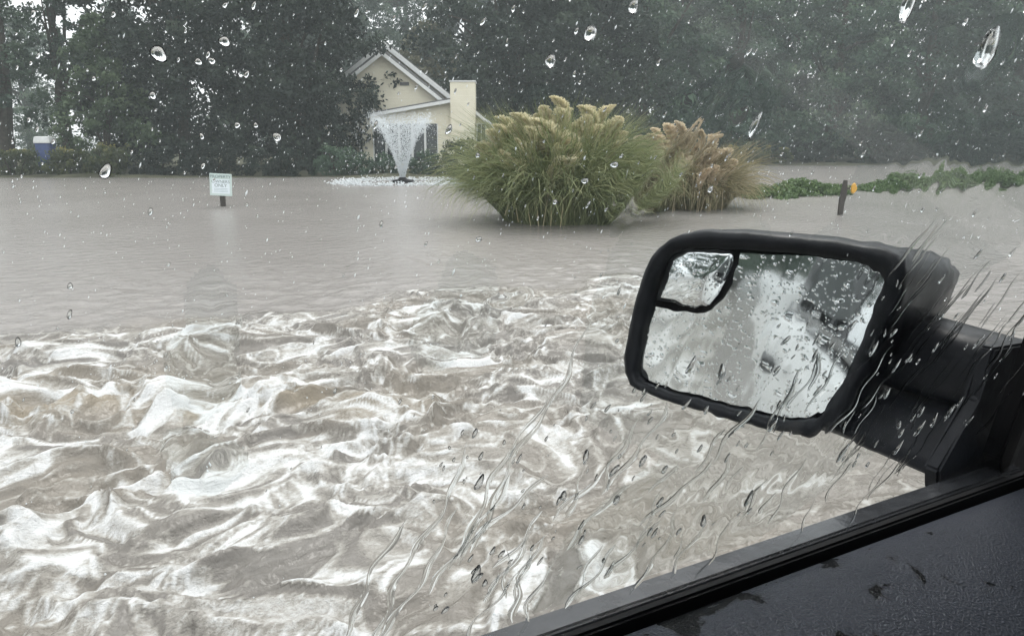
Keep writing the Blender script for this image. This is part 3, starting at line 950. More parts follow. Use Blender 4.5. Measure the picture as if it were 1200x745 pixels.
# ------------------------------------------------------------------ fountain
def make_fountain():
    g = on_ground(472, 214)
    e = empty('fountain', (g.x, g.y, 0))
    bm = bmesh.new()
    prof = [(0, -.1), (.34, -.1), (.47, -.02), (.47, .05), (.40, .1), (.2, .12), (.12, .2), (0, .2)]
    seg = 24
    rings = [[bm.verts.new((max(r_, .001) * math.cos(2 * math.pi * k / seg), max(r_, .001) * math.sin(2 * math.pi * k / seg), z)) for k in range(seg)] for r_, z in prof]
    for a, b in zip(rings[:-1], rings[1:]):
        for k in range(seg): bm.faces.new((a[k], a[(k + 1) % seg], b[(k + 1) % seg], b[k]))
    bm_obj('float', bm, M['rubber'], e, smooth=True)
    # jets: drops strung along ballistic arcs, denser near the nozzle
    r = np.random.default_rng(77)
    top = at_y(472, 141, g.y).z
    n = 30000
    th = r.random(n) * 2 * math.pi
    th = np.round(th / (2 * math.pi) * 44) / 44 * 2 * math.pi + r.normal(size=n) * .018
    G = 9.8
    vz = math.sqrt(2 * G * (top - .2)) * (1 + r.normal(size=n) * .035)
    vr = 1.62 * (1 + r.normal(size=n) * .07)
    u = r.random(n) ** .9
    u[n // 2:] = r.random(n - n // 2) * 1.0
    tt = u * 2 * vz / G * 1.0
    keep = (tt < .98 * vz / G) | (r.random(n) < .05)
    th, vz, vr, tt = th[keep], vz[keep], vr[keep], tt[keep]
    P = np.stack([(.08 + vr * tt) * np.cos(th), (.08 + vr * tt) * np.sin(th), .2 + vz * tt - .5 * G * tt ** 2], 1)
    P += r.standard_normal(P.shape) * (.012 + .085 * tt)[:, None]
    P = P[P[:, 2] > 0]
    s = .005 + .0075 * r.random(len(P))
    vdir = np.array([[0, 0, 1.6]])
    oct_ = np.array([[1, 0, 0], [0, 1, 0], [-1, 0, 0], [0, -1, 0], [0, 0, 1.9], [0, 0, -1.9]])
    V = (P[:, None, :] + oct_[None] * s[:, None, None]).reshape(-1, 3)
    F = np.array([[0, 1, 4], [1, 2, 4], [2, 3, 4], [3, 0, 4], [1, 0, 5], [2, 1, 5], [3, 2, 5], [0, 3, 5]])
    F = (F[None] + (np.arange(len(P)) * 6)[:, None, None]).reshape(-1, 3)
    me = mesh_np('water_jets', V, F, False, 3)
    o = link('water_jets', me, e, M['spray'], 'stuff')
    # ring of splashes where the jets land
    n = 1500
    th = r.random(n) * 2 * math.pi
    rad = 2.3 + r.normal(size=n) * .28
    P = np.stack([rad * np.cos(th), rad * np.sin(th), .01 + .12 * r.random(n) ** 2], 1)
    s = .015 + .02 * r.random(n)
    V = (P[:, None, :] + (oct_ * np.array([1.6, 1.6, .5]))[None] * s[:, None, None]).reshape(-1, 3)
    F = np.array([[0, 1, 4], [1, 2, 4], [2, 3, 4], [3, 0, 4], [1, 0, 5], [2, 1, 5], [3, 2, 5], [0, 3, 5]])
    F = (F[None] + (np.arange(n) * 6)[:, None, None]).reshape(-1, 3)
    link('splash_ring', mesh_np('splash_ring', V, F, False, 3), e, M['spray'], 'stuff')
    tag(e, 'white fountain spraying a flared cone of water from a dark float', 'fountain')
def make_spray():
    t = NT('spray')
    b = t.n('BsdfPrincipled')
    b.inputs['Base Color'].default_value = c4(.82, .86, .88)
    b.inputs['Roughness'].default_value = .25
    tl = t.n('BsdfTranslucent'); tl.inputs['Color'].default_value = c4(.85, .88, .9)
    tp = t.n('BsdfTransparent')
    m1 = t.n('MixShader'); m1.inputs[0].default_value = .5
    m2 = t.n('MixShader'); m2.inputs[0].default_value = .25
    t.t.links.new(b.outputs[0], m1.inputs[1]); t.t.links.new(tl.outputs[0], m1.inputs[2])
    t.t.links.new(m1.outputs[0], m2.inputs[1]); t.t.links.new(tp.outputs[0], m2.inputs[2])
    t.t.links.new(m2.outputs[0], t.out.inputs['Surface'])
    return t.m
M['spray'] = make_spray()
make_fountain()
make_splash()

# ------------------------------------------------------------------ the truck around the camera
def make_truck():
    TR = empty('pickup_truck', (0, 0, 0), YAW)       # local axes: forward, out of the driver's window, up
    Z = HCAM
    def W(p): return Vector((p[0], p[1], p[2] + Z))
    zb = -.222                                        # belt line, below the camera
    GB = .27                                          # window pane at the belt, metres to the side
    LEAN = math.tan(R(15))
    def gl(z): return GB - (z - zb) * LEAN            # pane leans in towards the roof
    gn = Vector((0, 1, LEAN)).normalized()
    gp0 = Vector((0, GB, zb))
    def on_glass(px, py): return on_plane_t(px, py, gp0, gn)
    fc = .562                                         # front lower corner of the window opening
    front = lambda z: fc - (z - zb) * .22

    # --- door trim inside: padded top that rolls over, dark grained plastic with wet spots
    t = NT('door_trim')
    v = t.obj()
    spots = t.noise(34, 4, .6, .6, v)
    zone = t.noise(4.0, 2, .5, .2, v)
    wetm = t.n('MapRange', interpolation_type='SMOOTHSTEP')
    t.put(wetm.inputs[0], t.math('ADD', spots, t.math('MULTIPLY', t.math('SUBTRACT', zone, .5), .55)))
    wetm.inputs[1].default_value = .545; wetm.inputs[2].default_value = .60
    base = t.ramp(t.noise(7, 4, .6, .2, v), [(.3, (.022, .0255, .035)), (.7, (.03, .034, .045))])
    c = t.mix(wetm.outputs[0], base, (.0025, .003, .004))
    ro = t.n('MapRange'); t.put(ro.inputs[0], wetm.outputs[0]); ro.inputs[3].default_value = .52; ro.inputs[4].default_value = .25
    b = t.bsdf(Base_Color=c, Roughness=ro.outputs[0])
    sp_ = t.n('MapRange'); t.put(sp_.inputs[0], wetm.outputs[0]); sp_.inputs[3].default_value = .17; sp_.inputs[4].default_value = .05
    t.put(b.inputs['Specular IOR Level'], sp_.outputs[0])
    vor = t.n('TexVoronoi', feature='SMOOTH_F1', Scale=850.0); t.t.links.new(v, vor.inputs['Vector'])
    t.put(b.inputs['Normal'], t.bump(t.math('ADD', vor.outputs['Distance'], t.math('MULTIPLY', t.noise(260, 3, .6, .2, v), .8)), .7, .0011))
    trim = t.m
    prof = [(.2600, -.262), (.2600, -.238), (.2585, -.229), (.252, -.2235), (.243, -.2215), (.225, -.2225), (.20, -.2265), (.175, -.234), (.15, -.247), (.13, -.263), (.112, -.287), (.10, -.32), (.092, -.38), (.088, -.52), (.085, -.8)]
    xs = [-.75, -.5, -.25, 0, .15, .3, .42, .5, .56, .64, .78]
    V, F = [], []
    for x in xs:
        for (y, z) in prof:
            V.append(W((x, y - .003 - .006 * max(0, x - .4), z - .004)))
    n = len(prof)
    for i in range(len(xs) - 1):
        for k in range(n - 1):
            F.append((i * n + k, (i + 1) * n + k, (i + 1) * n + k + 1, i * n + k + 1))
    me = mesh_from('door_trim', V, F, True)
    o = link('door_trim', me, TR, trim)
    o['label'] = 'dark grained door top with wet spots'
    sub = o.modifiers.new('subdivision', 'SUBSURF'); sub.levels = 2; sub.render_levels = 2
    # front upright of the door frame and pillar trim
    fpts = [(fc + .012, zb - .02), (fc + .26, zb - .02), (fc + .26, zb + .7), (front(zb + .7) + .012, zb + .7)]
    prism('pillar_trim', mat_plain('pillar_plastic', (.018, .019, .023), .6, .12, 30, .2, 0, .2, 300), TR, [W((x, gl(z) - .012, z)) for x, z in fpts], (0, -.035, 0), .004)
    # --- rubber seals
    def strip(name, mat, pts, y0, y1):
        return prism(name, mat, TR, [W((x, y0, z)) for x, z in pts], (0, y1 - y0, 0), .0015)
    strip('window_seal', M['rubber'], [(-.75, zb - .03), (fc, zb - .03), (fc + .012, zb - .007), (-.75, zb - .007)], GB - .0095, GB - .003)
    sp = [(fc + .012, zb - .03), (front(zb + .7) + .012, zb + .7), (front(zb + .7) - .012, zb + .7), (fc - .012, zb)]
    pts = [W((x, gl(z) - .009, z)) for x, z in sp]
    prism('window_seal', M['rubber'], TR, pts, (0, -.006, 0), .0015)
    pts = [W((x, gl(z) + .006, z)) for x, z in sp]
    prism('window_channel', M['rubber'], TR, pts, (0, .014, 0), .0015)
    bm_ = mat_plain('wet_molding', (.03, .032, .036), .22, .3, 60, .6, 0, .12, 30)
    strip('belt_molding', bm_, [(-1.7, zb - .04), (fc + .02, zb - .04), (fc + .02, zb - .013), (-1.7, zb - .013)], GB + .006, GB + .022)
    strip('belt_molding', bm_, [(-1.7, zb - .06), (fc + .02, zb - .06), (fc + .02, zb - .045), (-1.7, zb - .045)], GB + .0225, GB + .034)

    # --- outer body: white painted sides, seen in the mirror
    BO = .355
    def side(name, x0, x1, mat=M['white_paint']):
        pr = [(GB + .026, zb - .046), (GB + .055, zb - .062), (BO - .01, zb - .125), (BO, zb - .30), (BO - .004, zb - .55), (BO - .03, zb - .80), (BO - .10, zb - .98)]
        rings = [[W((x, y, z)) for y, z in pr] + [W((x, GB - .0, zb - .98)), W((x, GB + .0, zb - .07))] for x in (x0, x0 + .004, x1 - .004, x1)]
        ob = loft(name, mat, TR, rings, smooth=False)
        return ob
    fd = side('front_door', -.46, .95)
    rd = side('rear_door', -1.52, -.468)
    side('fender', .958, 1.7)
    for d_, x in ((fd, -.36), (rd, -1.42)):
        box_obj('door_handle', M['black_trim'], d_, x, x + .2, BO - .002, BO + .03, Z + zb - .22, Z + zb - .18, .006)
    # cargo bed
    pr = [(GB + .02, zb + .02), (GB + .075, zb + .015), (BO + .0, zb - .03), (BO + .012, zb - .30), (BO + .005, zb - .6), (BO - .03, zb - .8), (BO - .1, zb - .98)]
    rings = [[W((x, y, z)) for y, z in pr] + [W((x, GB - .03, zb - .98)), W((x, GB - .03, zb - .0))] for x in (-3.45, -3.4, -1.62, -1.56)]
    loft('cargo_bed', M['white_paint'], TR, rings, smooth=False)
    box_obj('cargo_bed', M['white_paint'], TR, -3.45, -3.36, -1.5, GB - .035, Z + zb - .9, Z + zb + .01, .01)
    box_obj('cargo_bed', M['white_paint'], TR, -3.45, -1.57, -1.62, -1.53, Z + zb - .9, Z + zb + .015, .01)
    # rear window, pillars, roof
    rw = [(-1.40, zb + .012), (-.50, zb + .012), (-.50, zb + .46), (-1.24, zb + .46)]
    prism('rear_window', mat_plain('privacy_glass', (.012, .017, .016), .3, .2, 6, .06), TR, [W((x, gl(z), z)) for x, z in rw], (0, -.005, 0))
    bp = [(-.497, zb - .02), (-.40, zb - .02), (-.40, zb + .55), (-.497, zb + .55)]
    prism('door_pillar', M['black_trim'], TR, [W((x, gl(z) + .004, z)) for x, z in bp], (0, -.06, 0), .004)
    cp = [(-1.56, zb - .02), (-1.403, zb - .02), (-1.243, zb + .46), (-1.25, zb + .58), (-1.5, zb + .58)]
    prism('rear_pillar', M['black_trim'], TR, [W((x, gl(z) + .004, z)) for x, z in cp], (0, -.06, 0), .004)
    ap = [(.60, zb - .02), (.75, zb - .02), (.22, zb + .62), (.12, zb + .62)]
    rz = zb + .56
    prism('roof', M['white_paint'], TR, [W((-1.52, gl(rz) + .02, rz)), W((.12, gl(rz) + .02, rz)), W((.12, gl(rz) - .06, rz + .10)), W((.12, -1.1, rz + .12)), W((.12, -1.16, rz)),
                                         W((-1.52, -1.16, rz))], (0, 0, .03), .006)
    box_obj('roof_rail', M['black_trim'], TR, -1.5, .15, gl(rz) - .05, gl(rz) + .012, Z + rz - .075, Z + rz - .003, .006)
    # far side of the cab: floor, seat, opposite door and pillars
    dk = mat_plain('cabin_dark', (.03, .031, .034), .8, .15)
    tg = NT('windshield_dimming')
    tpb = tg.n('BsdfTransparent'); tpb.inputs['Color'].default_value = c4(.42, .45, .45)  # darkened to hold daylight off the door trim
    tg.t.links.new(tpb.outputs[0], tg.out.inputs['Surface'])
    prism('windshield_blocker', tg.m, TR, [W((.93, GB - .1, zb + .02)), W((.93, -1.35, zb + .02)), W((.13, -1.12, rz)), W((.13, gl(rz) - .06, rz))], (.004, 0, 0))  # unseen pane, added to cut the light entering the cab
    prism('passenger_window_blocker', M['dark_glass'], TR, [W((-1.45, -1.40, zb + .003)), W((.6, -1.40, zb + .003)), W((.1, -1.2, rz)), W((-1.3, -1.2, rz))], (0, -.005, 0))  # unseen opaque pane, added to block daylight from the far side
    prism('rear_screen', M['dark_glass'], TR, [W((-1.52, -1.38, zb + .053)), W((-1.52, GB - .1, zb + .053)), W((-1.42, gl(rz) - .1, rz)), W((-1.42, -1.15, rz))], (-.005, 0, 0))
    box_obj('cab_floor', dk, TR, -1.5, .9, -1.5, GB - .01, Z + zb - .95, Z + zb - .9)
    box_obj('cab_rear_wall', dk, TR, -1.55, -1.5, -1.45, GB - .06, Z + zb - .89, Z + zb + .05)
    box_obj('passenger_door', dk, TR, -1.5, .9, -1.5, -1.40, Z + zb - .89, Z + zb, .02)
    box_obj('dashboard', dk, TR, .62, .95, -1.38, GB - .06, Z + zb - .6, Z + zb - .02, .05)
    box_obj('seat_base', dk, TR, -.85, -.12, -.30, .06, Z + zb - .89, Z + zb - .50, .05)
    Ms = Matrix.Translation((-.72, -.12, Z + zb - .45)) @ Matrix.Rotation(R(-14), 4, 'Y')
    box_obj('seat_back', dk, TR, -.1, .1, -.24, .14, -.05, .62, .05, Ms)
    for x in (-.45,):
        box_obj('far_pillar', dk, TR, x - .05, x + .05, -1.42, -1.34, Z + zb + .003, Z + rz - .003)
    # wheels
    for x in (-2.45, 1.35):
        rings = []
        seg = 28
        zc = -.32
        for y, rr_ in ((BO - .24, .30), (BO - .22, .39), (BO - .05, .40), (BO - .02, .37), (BO - .03, .25)):
            rings.append([(x + rr_ * math.cos(2 * math.pi * k / seg), y, zc + rr_ * math.sin(2 * math.pi * k / seg)) for k in range(seg)])
        ty = loft('wheel', M['rubber'], TR, rings)
        rings = [[(x + rr_ * math.cos(2 * math.pi * k / seg), y, zc + rr_ * math.sin(2 * math.pi * k / seg)) for k in range(seg)] for y, rr_ in ((BO - .05, .245), (BO - .04, .2), (BO - .025, .06))]
        loft('rim', M['trim'], ty, rings)

    # --- side mirror: plane through its centre, turned so that the flank of the truck shows in it
    vp = tray(866, 302).normalized()
    mn = (Vector((-1, 0, 0)) - vp).normalized()
    mc = tray(890, 390) * .66
    def mp(px, py, back=0.0): return on_plane_t(px, py, mc, mn) - mn * back
    outer = [(733, 405), (742, 362), (752, 320), (768, 290), (790, 274), (825, 269), (900, 273), (975, 281), (1030, 289), (1058, 299), (1066, 318), (1054, 355), (1030, 410), (1003, 465), (985, 497), (960, 513), (930, 512), (880, 499), (800, 476), (745, 458), (731, 440)]
    glass = [(745, 430), (752, 398), (762, 355), (773, 318), (783, 299), (800, 291), (855, 293), (930, 298), (1000, 306), (1024, 313), (1035, 328), (1028, 352), (1010, 398), (985, 455), (966, 486), (945, 497), (918, 495), (880, 484), (810, 466), (760, 453), (746, 446)]
    # both outlines resampled to the same count by angle about the centre
    def resample(poly, n=64):
        poly = chaikin(poly, 2)
        P = np.array(poly); Q = np.vstack([P, P[:1]])
        cx, cyy = 892, 388
        out = []
        for k in range(n):
            an = 2 * math.pi * k / n
            d = np.array([math.cos(an), math.sin(an)])
            best = 0
            for i in range(len(P)):
                a_, b_ = Q[i] - (cx, cyy), Q[i + 1] - (cx, cyy)
                e_ = b_ - a_
                den = d[0] * -e_[1] + d[1] * e_[0]
                if abs(den) < 1e-9: continue
                tt = (a_[0] * -e_[1] + a_[1] * e_[0]) / den
                uu = (d[0] * a_[1] - d[1] * a_[0]) / den
                if -1e-6 <= uu <= 1 + 1e-6 and tt > best: best = tt
            out.append((cx + d[0] * best, cyy + d[1] * best))
        return out
    O_, G_ = resample(outer), resample(glass)
    Oc = [mp(*p) for p in O_]
    Gc = [mp(*p) for p in G_]
    ctr = mp(892, 388)
    def shrink(P, k, back, shift=(0, 0, 0)):
        return [W(ctr + (p - ctr) * k - mn * back + Vector(shift)) for p in P]
    fwd = Vector((1, 0, 0))
    midr = [o_.lerp(g_, .45) for o_, g_ in zip(Oc, Gc)]
    rings = [shrink(Gc, 1.0, .012), shrink(Gc, 1.004, .0), [W(p + mn * .005) for p in midr], [W(o_.lerp(g_, .12) + mn * .002) for o_, g_ in zip(Oc, Gc)],
             shrink(Oc, 1.0, .008), shrink(Oc, 1.005, .03, (.006, 0, 0))]
    for k, bk in ((1.0, .06), (.985, .085), (.94, .108), (.82, .126), (.55, .138), (.15, .143)):
        rings.append(shrink(Oc, k, bk, (bk * .25, -bk * .12, -.004)))
    t = NT('mirror_housing')
    v = t.obj()
    bb = t.bsdf(Base_Color=t.ramp(t.noise(60, 4, .6, .3, v), [(.35, (.008, .009, .011)), (.7, (.016, .017, .020))]), Roughness=t.ramp(t.noise(35, 3, .6, 0, v), [(.35, (.3, .3, .3)), (.7, (.5, .5, .5))]))
    bb.inputs['Specular IOR Level'].default_value = .16
    t.put(bb.inputs['Normal'], t.bump(t.noise(70, 3, .5, .5, v), .15, .003))
    house_m = t.m
    sm = loft('side_mirror', house_m, TR, rings, cap0=False, cap1=True)
    sm['label'] = 'wet black side mirror with rounded housing'
    # seat of the glass
    seat = [W(ctr + (p - ctr) * 1.02 - mn * .0125) for p in Gc]
    me = mesh_from('glass_backing', seat, [tuple(range(len(seat)))])
    link('glass_backing', me, sm, M['rubber'])
    # mirror glass, wet with drops
    def mirror_mat(name, bumpk):
        t = NT(name)
        v = t.obj()
        h = None
        for sc, wgt, thr in ((170, 1.0, .33), (320, .6, .36), (100, 1.3, .26)):
            vo = t.n('TexVoronoi', feature='F1', Scale=float(sc)); t.t.links.new(v, vo.inputs['Vector'])
            d = t.n('MapRange', interpolation_type='SMOOTHSTEP'); t.put(d.inputs[0], vo.outputs['Distance'])
            d.inputs[1].default_value = thr; d.inputs[2].default_value = .0
            # only some of the cells carry a drop
            sel = t.math('GREATER_THAN', vo.outputs['Color'], .45)
            x = t.math('MULTIPLY', t.math('MULTIPLY', d.outputs[0], sel), wgt)
            h = x if h is None else t.math('ADD', h, x)
        b = t.bsdf(Base_Color=c4(.86, .89, .90), Roughness=.04, Metallic=1.0)
        t.put(b.inputs['Normal'], t.bump(h, bumpk, .0022))
        return t.m
    mm = mirror_mat('mirror_wet', .14)
    split = [(862, 297), (860, 312), (852, 330), (842, 346), (828, 360), (815, 363), (795, 361), (764, 356)]
    spot_in = [(783, 300), (800, 293), (840, 294), (857, 296), (856, 312), (848, 330), (838, 345), (826, 357), (813, 360), (795, 358), (767, 353), (775, 318)]
    # main glass = glass outline minus the spotter corner
    main = [(764, 360), (795, 365), (815, 367), (831, 364), (846, 349), (856, 333), (864, 313), (866, 298)] + [(900, 300), (950, 302), (1000, 308), (1022, 315), (1032, 329), (1025, 352), (1008, 397), (983, 453), (964, 484), (944, 494), (918, 492), (880, 481), (810, 463), (761, 450), (749, 443), (748, 430), (754, 400)]
    def plate(name, poly, mat, back, th, dome=0.0):
        pts = [mp(px, py, back) for px, py in poly]
        c = sum(pts, Vector()) / len(pts)
        K = 6
        V = [W(c + mn * dome)]
        F = []
        n_ = len(pts)
        for k in range(1, K + 1):
            u = k / K
            for p in pts: V.append(W(c + (p - c) * u + mn * dome * (1 - u * u)))
        for i in range(n_):
            F.append((0, 1 + i, 1 + (i + 1) % n_))
        for k in range(K - 1):
            for i in range(n_):
                a_ = 1 + k * n_ + i; b_ = 1 + k * n_ + (i + 1) % n_
                F.append((a_, a_ + n_, b_ + n_, b_))
        m0 = len(V)
        for p in pts: V.append(W(p - mn * th))
        for i in range(n_):
            a_ = 1 + (K - 1) * n_ + i; b_ = 1 + (K - 1) * n_ + (i + 1) % n_
            F.append((a_, m0 + i, m0 + (i + 1) % n_, b_))
        bm = bmesh.new(); vs = [bm.verts.new(p) for p in V]
        for f in F: bm.faces.new([vs[i] for i in f])
        return bm_obj(name, bm, mat, sm, 0, dome > 0)
    plate('mirror_glass', main, mm, .008, .003)
    plate('spotter_glass', spot_in, mm, .007, .003, .0022)
    # arm to the door, with its upper and lower shells
    s0 = [W(ctr + Vector(d)) for d in ((.0, 0, 0),)]
    def arm(name, A_, B_, da, db, rad):
        rings = []
        for u in np.linspace(0, 1, 7):
            top = A_[0].lerp(B_[0], u); bot = A_[1].lerp(B_[1], u)
            hh = (top - bot) / 2; m_ = (top + bot) / 2
            dp = da * (1 - u) + db * u
            ring = []
            for k in range(20):
                an = 2 * math.pi * k / 20
                cx_, sx_ = math.cos(an), math.sin(an)
                sc_ = 1 / (abs(cx_) ** 5 + abs(sx_) ** 5) ** .2
                ring.append(W(m_ + hh * sx_ * sc_ + fwd * dp * (cx_ * sc_ + 1)))
            rings.append(ring)
        return loft(name, house_m, sm, rings)
    A0 = (mp(1035, 394, .03), mp(985, 497, .02))
    ab = .30
    A0u = (mp(1040, 384, .05), mp(1010, 466, .045))
    B0u = (lat_t(1178, 412, ab), lat_t(1166, 492, ab))
    arm('mirror_arm', A0u, B0u, .03, .03, .01)
    A0l = (mp(1006, 470, .035), mp(955, 512, .015))
    B0l = (lat_t(1166, 495, ab), lat_t(1115, 578, ab))
    arm('mirror_arm', A0l, B0l, .026, .036, .01)
    sail = [(1100, 552), (1150, 470), (1166, 408), (1215, 400), (1215, 560), (1100, 580)]
    prism('mirror_base', house_m, sm, [W(lat_t(x, y, .292)) for x, y in sail], (0, .012, 0), .002)

    # --- window pane with rain on it
    t = NT('window_glass')
    tp = t.n('BsdfTransparent'); tp.inputs['Color'].default_value = c4(.95, .965, .96)
    gs = t.n('BsdfGlossy'); gs.inputs['Roughness'].default_value = .02
    fr = t.n('Fresnel'); fr.inputs['IOR'].default_value = 1.38
    mx = t.n('MixShader')
    t.t.links.new(fr.outputs[0], mx.inputs[0]); t.t.links.new(tp.outputs[0], mx.inputs[1]); t.t.links.new(gs.outputs[0], mx.inputs[2])
    t.t.links.new(mx.outputs[0], t.out.inputs['Surface'])
    pane_m = t.m
    zt = zb + .53
    q = [(-.395, zb - .02), (fc, zb - .02), (front(zt), zt), (-.395, zt)]
    me = mesh_from('window_glass', [W((x, gl(z), z)) for x, z in q], [(0, 1, 2, 3)])
    pane = link('window_glass', me, TR, pane_m)
    pane['label'] = 'rain covered side window pane'
    # droplets, rivulets and sheets of water on the outside of the pane
    tw = NT('rain_water')
    rf = tw.n('BsdfRefraction'); rf.inputs['IOR'].default_value = 1.33; rf.inputs['Roughness'].default_value = 0.0
    rf.inputs['Color'].default_value = c4(.97, .98, .98)
    gg = tw.n('BsdfGlossy'); gg.inputs['Roughness'].default_value = .03
    f2 = tw.n('Fresnel'); f2.inputs['IOR'].default_value = 1.33
    mx = tw.n('MixShader')
    tw.t.links.new(f2.outputs[0], mx.inputs[0]); tw.t.links.new(rf.outputs[0], mx.inputs[1]); tw.t.links.new(gg.outputs[0], mx.inputs[2])
    tw.t.links.new(mx.outputs[0], tw.out.inputs['Surface'])
    rain_m = tw.m
    r = np.random.default_rng(99)
    ua = Vector((1, 0, 0)); ub = gn.cross(ua).normalized()       # across and down/up the pane
    if ub.z < 0: ub = -ub
    O0 = gn * .0012
    def to_uv(px, py):
        p = on_glass(px, py) - gp0
        return p.dot(ua), p.dot(ub)
    def P(u, v, h): return gp0 + ua * u + ub * v + O0 + gn * (h + .0015)
    class Acc:
        def __init__(s): s.V, s.F = [], []
        def grid(s, U, Vv, Hh, back=True):
            """closed lens: outer surface Hh over grid U,Vv and a flat back"""
            nu, nv = U.shape
            b0 = len(s.V)
            for i in range(nu):
                for j in range(nv): s.V.append(tuple(W(P(U[i, j], Vv[i, j], Hh[i, j]))))
            for i in range(nu):
                for j in range(nv): s.V.append(tuple(W(P(U[i, j], Vv[i, j], -.00002))))
            n0 = nu * nv
            mi, mj = nu // 2, nv // 2
            dI = P(U[mi + 1, mj], Vv[mi + 1, mj], 0) - P(U[mi, mj], Vv[mi, mj], 0)
            dJ = P(U[mi, mj + 1], Vv[mi, mj + 1], 0) - P(U[mi, mj], Vv[mi, mj], 0)
            up_ = dI.cross(dJ).dot(gn) > 0
            for i in range(nu - 1):
                for j in range(nv - 1):
                    a_ = b0 + i * nv + j
                    f_ = (a_, a_ + nv, a_ + nv + 1, a_ + 1)
                    g_ = tuple(q_ + n0 for q_ in f_)
                    s.F.append(f_ if up_ else f_[::-1])
                    s.F.append(g_[::-1] if up_ else g_)
        def drop(s, u, v, ru, rv, h, ang, tail=0.0):
            nr, ns = 5, 14
            b0 = len(s.V)
            ca, sa = math.cos(ang), math.sin(ang)
            wob = r.random(3)
            s.V.append(tuple(W(P(u, v, h))))
            for k in range(1, nr + 1):
                q_ = k / nr
                for m in range(ns):
                    an = 2 * math.pi * m / ns
                    w_ = 1 + .12 * math.sin(2 * an + 6 * wob[0]) + .08 * math.sin(3 * an + 6 * wob[1])
                    x, y = ru * q_ * math.cos(an) * w_, rv * q_ * math.sin(an) * w_
                    if y > 0: y *= 1 + tail
                    s.V.append(tuple(W(P(u + x * ca - y * sa, v + x * sa + y * ca, h * math.sqrt(max(0, 1 - q_ * q_))))))
            s.V.append(tuple(W(P(u, v, -.00002))))
            cb = len(s.V) - 1
            for m in range(ns):
                m2 = (m + 1) % ns
                s.F.append((b0, b0 + 1 + m, b0 + 1 + m2))
                for k in range(nr - 1):
                    a_ = b0 + 1 + k * ns
                    s.F.append((a_ + m, a_ + ns + m, a_ + ns + m2, a_ + m2))
                a_ = b0 + 1 + (nr - 1) * ns
                s.F.append((a_ + m, cb, a_ + m2))
        def out(s, name, fix=True):
            me = mesh_from(name, s.V, s.F, True)
            bm = bmesh.new(); bm.from_mesh(me)
            if fix: bmesh.ops.recalc_face_normals(bm, faces=list(bm.faces))
            bm.to_mesh(me); bm.free()
            ob = link(name, me, pane, rain_m, 'stuff')
            return ob
    # clinging droplets
    A1 = Acc()
    big = [(187, 66, 9, 8), (124, 205, 6, 8.5), (265, 51, 6, 6), (327, 164, 6, 5), (234, 75, 4, 4), (250, 74, 4, 4), (697, 41, 9, 8), (748, 10, 7, 7), (650, 74, 7, 8),
           (180, 115, 4, 4), (280, 150, 3, 4), (565, 284, 4, 4), (302, 150, 3, 3), (530, 155, 4, 6), (838, 225, 4, 4), (1165, 60, 14, 18), (1072, 8, 10, 16), (890, 150, 6, 14), (725, 196, 6, 4), (690, 215, 5, 4), (655, 240, 4, 3)]
    for px, py, rx, ry in big:
        u, v = to_uv(px, py)
        sc = on_glass(px, py).length / FPX * .95
        A1.drop(u, v, rx * sc, ry * sc, min(rx, ry) * sc * .55, -.3, .1)
    for k in range(520):
        px, py = r.random() * 1260 - 30, r.random() * 640 - 10
        if py > 250 and r.random() < .55: continue
        u, v = to_uv(px, py)
        if v < .02: continue
        sc = on_glass(px, py).length / FPX
        rr_ = (0.9 + 1.7 * r.random() ** 3) * sc
        A1.drop(u, v, rr_, rr_ * (1.1 + .9 * r.random()), rr_ * .6, -.35 + r.normal() * .15, .4)
    for k in range(150):       # flat irregular beads on the lower front part of the pane
        bx = 500 + 690 * r.random()
        py = 745 - (bx - 590) * .347 - 40 - 210 * r.random() ** 1.2
        u, v = to_uv(bx, py)
        if v < .012: continue
        sc = on_glass(bx, py).length / FPX
        rr_ = (1.6 + 3.6 * r.random() ** 2) * sc
        A1.drop(u, v, rr_, rr_ * (1.0 + 1.2 * r.random()), rr_ * .14, -.4 + r.normal() * .3, .6)
    A1.out('raindrops')
    # rivulets running down and back along the pane
    A2 = Acc()
    def rivulet(px, py, length, width, ang, hk=.20, wav=1.0):
        u, v = to_uv(px, py)
        n_ = max(10, int(length / .003)); K = 7
        ph = r.random(4) * 7
        U = np.zeros((n_, K)); Vv = np.zeros((n_, K)); H_ = np.zeros((n_, K))
        for i in range(n_):
            q_ = i / (n_ - 1)
            s_ = q_ * length
            off = wav * (.0022 * math.sin(s_ * 95 + ph[0]) + .0012 * math.sin(s_ * 260 + ph[1]))
            x, y = -math.cos(ang) * s_ - math.sin(ang) * off, -math.sin(ang) * s_ + math.cos(ang) * off * .6
            w_ = width * (.5 + .5 * math.sin(s_ * 210 + ph[2]) * .5 + .35 * q_) * min(1, 9 * q_ + .12, 7 * (1 - q_) + .25)
            for j in range(K):
                c_ = -1 + 2 * j / (K - 1)
                U[i, j] = u + x + c_ * w_ * math.sin(ang); Vv[i, j] = v + y - c_ * w_ * math.cos(ang)
                H_[i, j] = max(0, (1 - c_ * c_)) ** 1.3 * w_ * hk * (1 if 0 < i < n_ - 1 else 0)
        A2.grid(U, Vv, H_)
    ANG = R(66)
    for k in range(62):       # the lower front part of the pane
        q_ = r.random()
        bx = 560 + 640 * q_
        by = 745 - (bx - 590) * .347 - 20
        py = by - 20 - 190 * r.random() ** 1.1
        px = bx + (by - py) * .35
        rivulet(px, py, (.012 + .05 * r.random()), .0011 + .0016 * r.random(), ANG + r.normal() * .13, .10 + .05 * r.random(), 1.5)
    for k in range(34):        # fan of streaks in front of the mirror arm
        px = 1085 + 130 * r.random(); py = 250 + 190 * r.random()
        rivulet(px, py, .012 + .035 * r.random(), .0007 + .0009 * r.random(), R(58) + r.normal() * .06, .13, .6)
